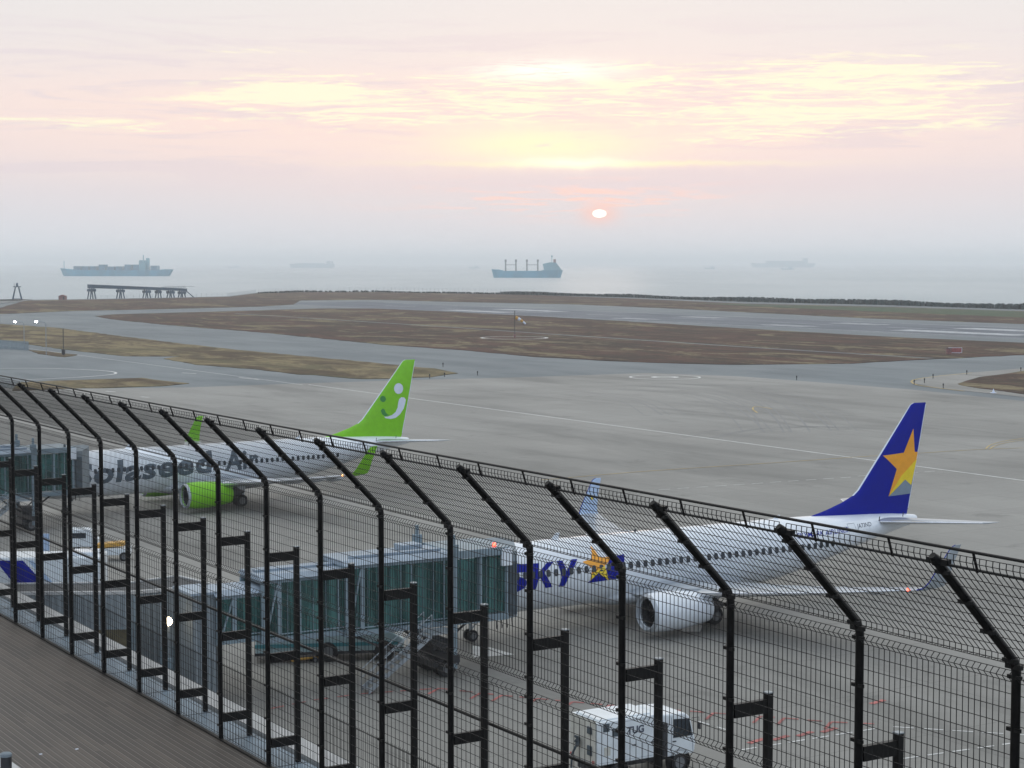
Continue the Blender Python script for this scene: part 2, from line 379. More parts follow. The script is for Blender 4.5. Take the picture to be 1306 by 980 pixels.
def deck_mat():
    m = bpy.data.materials.new('deck_boards'); m.use_nodes = True; t = m.node_tree; b = NB(t); p = t.nodes['Principled BSDF']
    v, P, Q = rotated(b, t)
    bw = .118
    row = b.m('FLOOR', b.m('DIVIDE', P, bw)); fr = b.m('FRACT', b.m('DIVIDE', P, bw))
    wn = b.node('ShaderNodeTexWhiteNoise', noise_dimensions='1D'); t.links.new(row, wn.inputs['W'])
    qq = b.m('DIVIDE', b.m('ADD', Q, b.m('MULTIPLY', wn.outputs[0], 2.4)), 2.4)
    wn2 = b.node('ShaderNodeTexWhiteNoise', noise_dimensions='2D'); t.links.new(b.comb(row, b.m('FLOOR', qq)), wn2.inputs[0])
    gr = b.noise(b.comb(b.m('MULTIPLY', P, 30.0), b.m('MULTIPLY', Q, 1.2), b.m('MULTIPLY', wn.outputs[0], 9.0)), 1.0, 6, .6)
    big = b.noise(v, .5, 5, .6)
    c = b.mix(wn2.outputs[0], (.046, .035, .027, 1), (.100, .079, .061, 1))
    c = b.mix(b.m('MULTIPLY', gr, .5), c, (.05, .043, .037, 1))
    c = b.mix(b.m('MULTIPLY', b.smooth(big, .42, .62), .4), c, (.036, .032, .028, 1))
    c = b.mix(b.m('MULTIPLY', b.m('GREATER_THAN', b.m('SUBTRACT', fr, .0), .82), .75), c, (.23, .20, .17, 1))  # pale strip along each board: edge highlight put into the colour
    gap = b.m('GREATER_THAN', b.m('ABSOLUTE', b.m('SUBTRACT', fr, .5)), .445)
    endg = b.m('GREATER_THAN', b.m('ABSOLUTE', b.m('SUBTRACT', b.m('FRACT', qq), .5)), .4985)
    gg = b.m('MAXIMUM', gap, endg)
    c = b.mix(gg, c, (.012, .011, .010, 1))
    t.links.new(c, p.inputs['Base Color']); p.inputs['Roughness'].default_value = .55
    hgt = b.m('SUBTRACT', b.m('MULTIPLY', b.m('SINE', b.m('MULTIPLY', fr, 56.0)), .12), gg)
    bn = b.node('ShaderNodeBump'); bn.inputs['Strength'].default_value = .7; bn.inputs['Distance'].default_value = .006
    t.links.new(hgt, bn.inputs['Height']); t.links.new(bn.outputs[0], p.inputs['Normal']); return m
M['deck'] = deck_mat()

# ------------------------------------------------------------------ setting: sea, land, pavements
FAR = 42000
b = MB(); b.add([(-FAR, -600, -2.5), (FAR, -600, -2.5), (FAR, FAR, -2.5), (-FAR, FAR, -2.5)], [(0, 1, 2, 3)])
tag(b.build('sea', M['sea']), kind='structure')
shore = [(-420, 402), (-120, 388), (33, 382.5), (114, 381.5), (202, 380), (290, 378), (326, 373.5), (383, 371.8), (480, 371.6), (660, 374.2), (800, 378), (946, 382), (1139, 387), (1306, 392), (1500, 398), (1900, 412)]
b = MB()
sp_pts = [G(*q) for q in shore]
b.prism([(q.x, q.y) for q in sp_pts]+[(900, -500), (-900, -500)], -6, 0)
tag(b.build('ground', M['asph']), kind='structure')
def sheet(name, pts, z, m, kind='structure', **k):
    bb = MB(); bb.add([(p[0], p[1], z) for p in pts], [tuple(range(len(pts)))])
    return tag(bb.build(name, m), kind=kind, **k)
ap = [G(*q) for q in [(-260, 492), (83, 496), (239, 494.5), (380, 489.5), (529, 485), (666, 481.5), (826, 476), (946, 480.5), (1161, 497), (1306, 512), (1560, 540)]]
sheet('apron', [(q.x, q.y) for q in ap]+[(PS(13.0, -60)).to_tuple()[:2], (PS(13.0, 180)).to_tuple()[:2]], .02, M['apron'])
def psrect(p0, p1, s0, s1): return [PS(p0, s0)[:2], PS(p1, s0)[:2], PS(p1, s1)[:2], PS(p0, s1)[:2]]
sheet('runway', psrect(383, 478, -300, 905), .03, M['asph'])
sheet('runway_surface', psrect(398, 462, -300, 900), .05, M['rwy'])
bb = MB(); bb.m = 0
def mark(bm_, poly, z): bm_.add([(q[0], q[1], z) for q in poly], [tuple(range(len(poly)))])
mark(bb, psrect(399.2, 400.3, -300, 850), .075); mark(bb, psrect(459.7, 460.8, -300, 850), .075)
for k in range(-5, 14): mark(bb, psrect(429.4, 430.6, k*60, k*60+32), .075)
for s0 in (380, 672, 195): 
    mark(bb, psrect(411, 421, s0, s0+52), .075); mark(bb, psrect(439, 449, s0, s0+52), .075)
for s0 in (470, 560): 
    for q in (408, 413, 441, 446): mark(bb, psrect(q, q+3, s0, s0+24), .075)
tag(bb.build('runway_marking', M['wornpaint']), kind='structure')

def ribbon(mb, pts, w, z):
    pts = [Vector((p[0], p[1])) for p in pts]; L = []; Rr = []
    for i, p in enumerate(pts):
        d = (pts[min(i+1, len(pts)-1)]-pts[max(i-1, 0)]).normalized(); nrm = Vector((-d.y, d.x))*w/2
        L.append(p+nrm); Rr.append(p-nrm)
    vs = [(q.x, q.y, z) for q in L+Rr]; n = len(pts)
    mb.add(vs, [(i, i+1, n+i+1, n+i) for i in range(n-1)])
def spline(pts, k=8):
    P = [pts[0]]+list(pts)+[pts[-1]]; out = []
    for i in range(1, len(P)-2):
        a, b_, c_, d = (Vector((q[0], q[1])) for q in P[i-1:i+3])
        for j in range(k):
            t = j/k
            out.append(.5*((2*b_)+(-a+c_)*t+(2*a-5*b_+4*c_-d)*t*t+(-a+3*b_-3*c_+d)*t**3))
    out.append(Vector((P[-2][0], P[-2][1]))); return out
def grass(pts, m, lab, z=.12):
    w = [G(*q) for q in pts]
    poly = []
    for i, a in enumerate(w):                      # ragged border
        c_ = w[(i+1) % len(w)]; n = max(2, min(60, int((c_-a).length/4)))
        for k in range(n):
            q = a.lerp(c_, k/n); poly.append((q.x+random.uniform(-.5, .5), q.y+random.uniform(-.8, .8)))
    bb = MB(); bb.add([(p[0], p[1], z) for p in poly]+[(p[0], p[1], 0) for p in poly],
                      [tuple(range(len(poly)))]+[(i, (i+1) % len(poly), len(poly)+(i+1) % len(poly), len(poly)+i) for i in range(len(poly))])
    return tag(bb.build('grass', m), lab, 'grass', kind='stuff')
grass([(122, 403.5), (145, 401.5), (177, 400.5), (253, 398.5), (316, 396.8), (402, 394), (479, 394), (575, 398.2), (660, 402.6), (800, 410.5), (946, 419.5), (1139, 430.5), (1306, 438), (1500, 447), (1500, 449), (1306, 453), (1194, 458.5), (1084, 464), (946, 465.4), (876, 464.3), (779, 461), (683, 455.5), (600, 447.8), (479, 439), (330, 424), (215, 415), (141, 407.4)],
      M['grassred'], 'large island of dry reddish brown grass between taxiway and runway')
grass([(-150, 403), (0, 413.7), (76, 419), (151.6, 429), (252.7, 441.5), (330, 449.5), (410, 457), (504, 466), (564, 472.3), (581, 476.5), (548, 481.4), (465, 484), (382, 477.8), (330, 472), (252, 465.5), (207, 458), (235, 455), (156, 454.6), (75, 445), (0, 434), (-150, 424)],
      M['grasstan'], 'long strip of tan grass between the curving taxiway and the apron road')
grass([(20, 489), (126, 484.4), (182, 483), (215, 487), (239, 490), (210, 492.5), (126, 495.5), (88, 496), (20, 499)], M['grasstan'], 'small pointed strip of green-tan grass beyond the fence top')
grass([(35, 446.5), (60, 449), (98, 453), (83, 456), (50, 451.6)], M['grasstan'], 'tiny tongue of grass by the apron lamp posts')
grass([(-150, 398), (0, 393), (33, 383.8), (114, 382.6), (202, 381), (292, 379), (328, 374.5), (383, 372.8), (480, 372.8), (660, 376), (800, 381), (946, 387.5), (1139, 392), (1306, 397.5), (1500, 404), (1500, 421), (1306, 413.6), (1111, 406.4), (960, 399), (848, 393.4), (738, 388.7), (660, 387), (575, 385.2), (479, 382.7), (383, 383.5), (374, 388.8), (330, 391.3), (227, 394), (162, 395.5), (88, 397), (0, 401), (-150, 405)],
      M['grassred'], 'dry brown grass strip along the shore behind the runway', .10)
grass([(880, 387), (946, 388.5), (1139, 392.8), (1306, 397.8), (1500, 405), (1500, 409), (1306, 405.5), (1139, 399), (1000, 393)], M['grassgreen'], 'greener mown strip in front of the shore hedge', .16)
grass([(1221, 490.5), (1240, 484), (1262, 480), (1306, 474.5), (1500, 455), (1600, 520), (1306, 503), (1260, 497.5), (1235, 494)], M['grassred'], 'brown grass patch inside the taxiway bend at the right')
bb = MB()
ribbon(bb, [G(*q) for q in [(300, 400.6), (382.7, 405.6), (465, 411), (575.6, 418), (660, 424), (696.5, 426.5), (793, 432.8), (903, 440.3), (1000, 446.5), (1084, 451.6), (1188, 458.0)]], 2.0, .14)
tag(bb.build('service_road', M['asph']), kind='structure')
# shoulders: lighter concrete band along the taxiway bend on the right
bb = MB()
mark(bb, [G(*q) for q in [(1163, 489), (1172, 484), (1200, 479), (1240, 475.5), (1306, 470), (1500, 455), (1600, 522), (1306, 507), (1240, 500), (1190, 494.5)]], .045)
tag(bb.build('taxiway_shoulder', M['apron']), kind='structure')

# painted lines on apron and taxiways, plus two plain white quads
white = MB()
ribbon(white, [PS(139, 700), PS(139, 294)], .22, .035)
ribbon(white, [PS(140.2, 294), PS(138, 40)], .30, .035)
def dashed(mb, a, b_, n, w, z=.04, duty=.6):
    a, b_ = Vector(a), Vector(b_)
    for k in range(n): ribbon(mb, [a.lerp(b_, k/n), a.lerp(b_, (k+duty)/n)], w, z)
dashed(white, G(840, 625.5), G(1094, 608.6), 11, .14); dashed(white, G(1094, 608), G(1200, 601), 5, .12)
dashed(white, G(700, 638), G(840, 628), 5, .14)
ribbon(white, spline([G(*q) for q in [(-60, 471), (40, 470), (100, 471.5), (135, 473.5), (148, 476), (138, 478.5), (100, 481.5), (50, 484), (-40, 487.5)]]), .5, .035)
def ring(mb, c, r, w, z, n=48):
    ribbon(mb, [(c[0]+r*math.cos(2*math.pi*k/n), c[1]+r*math.sin(2*math.pi*k/n)) for k in range(n+1)], w, z)
ring(white, G(848, 481.5), 6.6, .45, .05); ring(white, G(848, 481.5), 2.2, .9, .05)
ring(white, G(656, 431.8), 9.4, .9, .17)
dashed(white, G(943, 958), G(1125, 929), 6, .12, duty=.7); dashed(white, G(1139, 928), G(1330, 940), 5, .12, duty=.7)
dashed(white, G(1150, 969), G(1340, 942), 6, .12, duty=.65)
dashed(white, G(890, 921), G(940, 936), 2, .12)
for a_, b_ in (((232, 476), (250, 477)), ((305, 482), (330, 484.5)), ((135, 499.5), (147, 500.3)), ((180, 506.5), (190, 507.3))): ribbon(white, [G(*a_), G(*b_)], .5, .04)
mark(white, [G(*q) for q in [(868, 807), (893, 807), (897, 796), (872, 799)]], .05)  # flat white quad on the apron below the engine
mark(white, [G(*q) for q in [(603, 840), (656, 836), (622, 826), (603, 825)]], .05)  # flat white quad on the apron by the bridge cab
tag(white.build('white_line_and_patch', M['whitepaint']), kind='structure')
yl = MB()
ribbon(yl, spline([G(*q) for q in [(690, 613), (820, 602), (1000, 590), (1100, 583), (1172, 578.6), (1257, 573.5), (1340, 571)]]), .18, .045)
ribbon(yl, spline([G(*q) for q in [(1257, 573.5), (1264, 568), (1285, 562.5), (1330, 557)]]), .16, .05)
ribbon(yl, spline([G(*q) for q in [(1262, 573.5), (1270, 569), (1290, 564), (1330, 559.5)]]), .16, .05)
ribbon(yl, spline([G(*q) for q in [(1240, 476), (1190, 481), (1166, 485), (1164, 489), (1178, 493), (1230, 499.5)]]), .4, .06)
ribbon(yl, spline([G(*q) for q in [(1000, 590), (960, 560), (930, 540)]]), .15, .045) if False else None
ribbon(yl, spline([G(*q) for q in [(985, 522), (965, 519), (960, 522), (966, 527)]]), .25, .045)
tag(yl.build('taxi_guide_line', M['yelpaint']), kind='structure')
red = MB()
rl = [G(*q) for q in [(345, 905), (400, 894), (460, 886), (560, 879), (640, 888), (777, 900.5), (850, 906), (910, 910.5), (1000, 917), (1060, 922), (1128, 925)]]
for i in range(len(rl)-1):
    n = max(1, int((rl[i+1]-rl[i]).length/.9))
    for k in range(n):
        a_, b_ = rl[i].lerp(rl[i+1], k/n), rl[i].lerp(rl[i+1], (k+.62)/n)
        ribbon(red, [a_, b_], .16, .045)
        if k % 2 == 0 and i > 2: ribbon(red, [a_, a_+Vector((-.5, -1.25, 0))], .16, .049)
for q in ((965, 947), (996, 943), (1027, 938), (1058, 933), (1120, 897)):
    c_ = G(*q); ribbon(red, [c_+Vector((-.4, -.3, 0)), c_+Vector((.4, .5, 0))], .3, .045)
tag(red.build('red_boundary_line', M['redpaint']), kind='structure')
# tyre marks
M['skid'] = mat('tyre_mark_rubber', (.15, .152, .15), .6, var=.1)
tm = MB()
for a_ in ([(800, 492), (900, 498), (960, 512), (985, 530), (1000, 552)], [(790, 497), (880, 503), (930, 516), (960, 536), (975, 552)], [(830, 489), (930, 494), (1000, 508), (1040, 530), (1060, 550)], [(740, 500), (810, 512), (845, 530)], [(900, 560), (960, 548), (1040, 545), (1100, 548)]):
    pl = spline([G(*q) for q in a_])
    ribbon(tm, [q+Vector((-2.6, 1.4)) for q in pl], .2, .0315); ribbon(tm, [q+Vector((3.4, .2)) for q in pl], .18, .0312)
    ribbon(tm, pl, .28, .032); ribbon(tm, [q+Vector((1.1, .6)) for q in pl], .22, .0325)
tag(tm.build('tyre_mark', M['skid']), kind='structure')

# ------------------------------------------------------------------ terminal edge: deck, ledge, parapet, wall
sheet('deck_base', psrect(-2, 12.10, -8, 70), DECK-.03, M['gutter'])
bb = MB(); bb.prism([q for q in psrect(3.0, 12.10, -6, 66)], DECK-.028, DECK)
tag(bb.build('deck', M['deck']), kind='structure')
tb = empty('terminal_building', PS(13.3, 20, 0), 0, 'terminal edge with blue-grey ledge, dark gutter and pale parapet under the black fence', 'building')
def tpart(name, p0, p1, z0, z1, m, s0=-8, s1=75):
    q = MB(); q.prism([(v[0]-tb.location.x, v[1]-tb.location.y) for v in psrect(p0, p1, s0, s1)], z0, z1)
    return q.build(name, m, tb)
tpart('wall', 2.0, 13.30, 0.02, DECK-.4, M['conc'])
lg = tpart('ledge', 12.17, 12.80, DECK-.4, DECK, M['ledge'])
tpart('gutter', 12.80, 12.93, DECK-.4, DECK-.18, M['gutter'])
tpart('parapet', 12.93, 13.38, DECK-.4, DECK+.01, M['conc'])
tpart('metal_edging', 12.101, 12.17, DECK-.2, DECK+.03, M['fence'])
# ledge joints
for k in range(0, 34):
    a_ = PS(12.485, 1+k*2.0); q = MB()
    q.box((a_.x-tb.location.x, a_.y-tb.location.y, DECK+.001), (.62, .02, .006), TH); q.build('ledge_joint', M['gutter'], tb)

# bottom-left kerb and lamp on the deck
kb = MB(); kp = [G(-60, 930, DECK), G(-10, 958, DECK), G(28, 985, DECK), G(60, 1015, DECK), G(-80, 1010, DECK)]
kb.prism([(v.x, v.y) for v in kp], DECK-.02, DECK+.06)
tag(kb.build('kerb', M['conc'], bevel=.01), 'pale concrete kerb in the bottom left corner of the deck', 'kerb')
v = G(8, 985, DECK+.06)
e = empty('deck_lamp', v, 0, 'short round deck lamp with pale lid on the corner kerb', 'lamp')
q = MB(); q.lathe([(0, .09), (.26, .09)], (0, 0, 0), (0, 0, 1), 20, True); q.build('lamp_body', M['dark'], e, True)
q = MB(); q.lathe([(.26, .095), (.30, .095), (.32, .07)], (0, 0, 0), (0, 0, 1), 20, True); q.build('lamp_lid', M['bellow'], e, True)
for i, (x, y) in enumerate(((52, 962), (98, 955.5))):
    v = G(x, y, DECK+.003); q = MB(); q.box((0, 0, 0), (.05, .04, .006), TH+.2*i)
    o = q.build('paper_scrap', M['pale']); o.location = v
    tag(o, ('small white paper scrap on the deck nearer the corner kerb', 'small white paper scrap on the deck farther from the corner kerb')[i], 'scrap', 'scraps on the deck boards')

# ------------------------------------------------------------------ fence (local x along the fence, y towards the viewer, z up)
S_NEAR = 41.105-32.0
fence = empty('fence', PS(12.15, S_NEAR, DECK), TH+math.pi/2, 'tall black wire mesh fence with angled tops along the terminal edge', 'fence')
BZ, TZ, TY = 4.72, 5.774, 1.026
arm = Vector((0, TY, TZ-BZ)); AL = arm.length; ad_ = arm/AL; an = Vector((0, ad_.z, -ad_.y))
WR = .0043
def wire(mb, pts, r=WR): mb.tube(pts, r, 4, False)
def panel_profile(kind):
    V = []; hz = []
    if kind == 'upper':
        z0, z1 = 2.985, 4.665
        V = [(0, z0), (.045, z0+.05), (0, z0+.10), (0, z1-.10), (.045, z1-.05), (0, z1)]
        hz = [V[0], V[1], V[2], V[3], V[4], V[5]]+[(0, z0+.10+.137*k) for k in range(1, 11)]
    elif kind == 'lower':
        z0, z1 = .07, 2.87
        V = [(0, z0), (0, z1-.10), (.045, z1-.05), (0, z1)]
        hz = [V[1], V[2], V[3]]+[(0, z0+.02+.137*k) for k in range(0, 20)]
    elif kind == 'kick':
        V = [(-.008, .03), (-.008, 1.36)]; hz = [(-.008, 1.33), (-.008, .05)]
    else:
        def A(t, o): q = Vector((0, 0, BZ))+ad_*t+an*o; return (q.y, q.z)
        tp = A(1.40, 0)
        V = [A(.045, 0), A(.095, .05), A(.145, 0), tp, (tp[0]+.02, tp[1]+.05), (tp[0]+.015, tp[1]+.10)]
        hz = [V[0], V[1], V[2], V[4], V[5]]+[A(.145+.137*k, 0) for k in range(1, 10)]
    return V, hz
def make_panel(kind, nv):
    mb = MB(); V, hz = panel_profile(kind)
    x0, x1 = .05, 1.95
    for k in range(nv+1):
        x = x0+(x1-x0)*k/nv; wire(mb, [(x, a, c_) for a, c_ in V], .0028 if kind == 'kick' else WR)
    for a, c_ in hz: wire(mb, [(x0, a-.005, c_), (x1, a-.005, c_)])
    if kind == 'tilt':
        tp = V[3]; mb.tube([(0, tp[0], tp[1]), (2, tp[0], tp[1])], .011, 6, False)
    return mb.build('mesh_panel', M['wire'], fence)
def make_post():
    mb = MB(); mb.tube([(0, 0, 0), (0, 0, BZ-.05), (0, .035, BZ+.05), tuple(Vector((0, 0, BZ))+ad_*(AL-.01))], .043, 14)
    o = mb.build('post', M['fence'], fence, True)
    cpb = MB(); tip = Vector((0, 0, BZ))+ad_*(AL-.02)
    cpb.tube([tip-ad_*.03, tip+ad_*.01, tip+ad_*.045], .052, 12, True, .032); cpb.build('post_cap', M['fence'], o, True)
    def clamp(c, d):
        cl = MB(); cl.box(c, d); cl.build('clamp', M['fence'], o)
    for z in [.25, .8, 1.35, 1.9, 2.45, 2.80, 3.05, 3.6, 4.15, 4.62]:
        clamp((0, .02, z), (.15, .035, .035))
    for t in (.1, .5, .9, 1.3):
        q = Vector((0, 0, BZ))+ad_*t+an*.02; clamp(tuple(q), (.15, .04, .035))
    q = Vector((0, 0, BZ))+ad_*(AL-.08); clamp(tuple(q+Vector((0, 0, .02))), (.24, .06, .05)); clamp((0, .03, BZ), (.17, .05, .05))
    bf = MB(); bf.box((0, -.530, 1.79), (.080, .080, 3.62)); fo = bf.build('brace_post', M['fence'], fence, bevel=.005)
    for z in (3.46, 1.80, .38):
        r_ = MB(); r_.box((0, -.28, z), (.06, .47, .15)); r_.build('rung', M['fence'], fo)
    c2 = MB(); c2.box((0, -.530, 3.605), (.086, .086, .012)); c2.build('brace_cap', M['galv'], fo)
    return o, fo
NB_ = 19
p0, f0 = make_post()
proto = [p0, f0]+[make_panel('tilt', 26), make_panel('upper', 26), make_panel('lower', 16), make_panel('kick', 31)]
for k in range(1, NB_):
    for o in proto:
        c_ = copy_tree(o, fence); c_.location = (2.0*k, 0, 0)
L_ = 2.0*NB_
tp = Vector((0, 0, BZ))+ad_*1.40
q = MB(); q.tube([(0, tp.y+.055, tp.z+.155), (L_, tp.y+.055, tp.z+.155)], .014, 8); q.build('top_rail', M['fence'], fence, True)
st = MB(); st.tube([(0.55, tp.y-.005, tp.z-.02), (.55, tp.y+.055, tp.z+.16)], .012, 6)
s0_ = st.build('stub', M['fence'], fence)
for k in range(1, NB_*2):
    c_ = s0_.copy(); COL.objects.link(c_); c_.location.x = k*1.0
q = MB(); q.tube([(0, -.635, 1.93), (L_, -.635, 1.93)], .024, 10); q.build('hand_rail', M['fence'], fence, True)

# ------------------------------------------------------------------ aircraft
FUS = [(0, 2.72, .03, .03), (.15, 2.74, .28, .26), (.5, 2.80, .62, .58), (1.0, 2.90, .95, .90), (1.7, 3.02, 1.25, 1.20), (2.5, 3.16, 1.50, 1.52),
       (3.5, 3.32, 1.70, 1.82), (4.6, 3.42, 1.83, 1.97), (6.2, 3.46, 1.88, 2.02), (10, 3.47, 1.88, 2.03), (16, 3.47, 1.88, 2.03), (22, 3.47, 1.88, 2.03), (24.5, 3.48, 1.88, 2.01),
       (26.5, 3.60, 1.87, 1.90), (28.5, 3.80, 1.80, 1.68), (30.5, 4.02, 1.65, 1.42), (32.5, 4.23, 1.38, 1.13), (34.5, 4.42, 1.05, .86), (36.3, 4.56, .72, .62), (37.7, 4.64, .42, .42), (38.5, 4.66, .28, .30), (38.62, 4.66, .24, .26)]
def interp(tab, x):
    if x <= tab[0][0]: return tab[0][1:]
    for a, c_ in zip(tab, tab[1:]):
        if x <= c_[0]:
            t = (x-a[0])/(c_[0]-a[0]); return tuple(a[i]+(c_[i]-a[i])*t for i in range(1, len(a)))
    return tab[-1][1:]
def fus_y(x, z, off=.012):
    zc, ry, rz = interp(FUS, x); t = max(-.985, min(.985, (z-zc)/rz))
    return -(ry*math.sqrt(1-t*t)+off)
FIN = [(4.95, 29.0, 37.85, .30), (5.42, 29.5, 37.98, .34), (5.75, 30.9, 38.05, .36), (6.15, 32.2, 38.13, .38), (6.55, 33.15, 38.22, .40), (6.9, 33.6, 38.30, .40), (9.5, 35.75, 38.85, .30), (12.3, 38.05, 39.42, .16), (12.42, 38.3, 39.42, .06)]
def naca(c_): return 5*(.2969*math.sqrt(c_)-.126*c_-.3516*c_**2+.2843*c_**3-.1015*c_**4)
def fin_y(x, z, off=.012):
    le, te, th = interp(FIN, z); c_ = max(.02, min(1, (x-le)/(te-le)))
    return -(th*naca(c_)+off)
def airfoil(le, te, up, th, n=9):
    le, te, up = Vector(le), Vector(te), Vector(up)
    cs = [(1-math.cos(math.pi*k/n))/2 for k in range(n+1)]
    t = [le.lerp(te, c_)+up*(th*naca(c_)) for c_ in cs]; bt = [le.lerp(te, c_)-up*(th*naca(c_)) for c_ in cs[1:-1]][::-1]
    return t+bt
def decal(polys, fn, name, m, parent, seg=.35, side=-1, holes=None):
    """flat (x,z) polygons laid on a curved skin"""
    bm = bmesh.new()
    for poly in polys:
        vs = [bm.verts.new((p[0], 0, p[1])) for p in poly]; bm.faces.new(vs)
    bm.normal_update()
    bmesh.ops.triangulate(bm, faces=bm.faces)
    finish_decal(bm, fn, name, m, parent, seg, side); 
def finish_decal(bm, fn, name, m, parent, seg, side):
    for _ in range(5):
        es = [e_ for e_ in bm.edges if e_.calc_length() > seg]
        if not es: break
        bmesh.ops.subdivide_edges(bm, edges=es, cuts=1); bmesh.ops.triangulate(bm, faces=bm.faces)
    for v_ in bm.verts: v_.co.y = fn(v_.co.x, v_.co.z)*(-side)
    me = bpy.data.meshes.new(name); bm.to_mesh(me); bm.free(); me.materials.append(m)
    o = bpy.data.objects.new(name, me); COL.objects.link(o); o.parent = parent; return o
def text_decal(txt, x0, x1, z0, height, fn, name, m, parent, slope=0.0, shear=.0, bold=0.0, seg=.3, flip=False, space=1.0):
    cu = bpy.data.curves.new('t', 'FONT'); cu.body = txt; cu.size = 1; cu.offset = bold; cu.space_character = space; cu.resolution_u = 3; cu.shear = shear
    o = bpy.data.objects.new('t', cu); COL.objects.link(o)
    me = bpy.data.meshes.new_from_object(o.evaluated_get(bpy.context.evaluated_depsgraph_get()))
    bpy.data.objects.remove(o); xs = [v_.co.x for v_ in me.vertices]; ys = [v_.co.y for v_ in me.vertices]
    ax, bx, ay, by = min(xs), max(xs), min(ys), max(ys)
    bm = bmesh.new(); bm.from_mesh(me)
    for v_ in bm.verts:
        u = (v_.co.x-ax)/(bx-ax); w = (v_.co.y-ay)/(by-ay)
        x = x0+(x1-x0)*(1-u if flip else u); v_.co = Vector((x, 0, z0+w*height+(x-x0)*slope))
    bmesh.ops.triangulate(bm, faces=bm.faces)
    finish_decal(bm, fn, name, m, parent, seg, -1)
def wheel(parent, c, r, w, n=20):
    q = MB(); q.lathe([(-w/2, r*.62), (-w/2, r*.9), (-w*.3, r), (w*.3, r), (w/2, r*.9), (w/2, r*.62)], c, (0, 1, 0), n, True); t = q.build('wheel', M['tyre'], parent, True)
    q = MB(); q.lathe([(-w/2-.01, r*.2), (-w/2-.02, r*.55), (w/2+.02, r*.55), (w/2+.01, r*.2)], c, (0, 1, 0), n, True); q.build('rim', M['rim'], t, True)
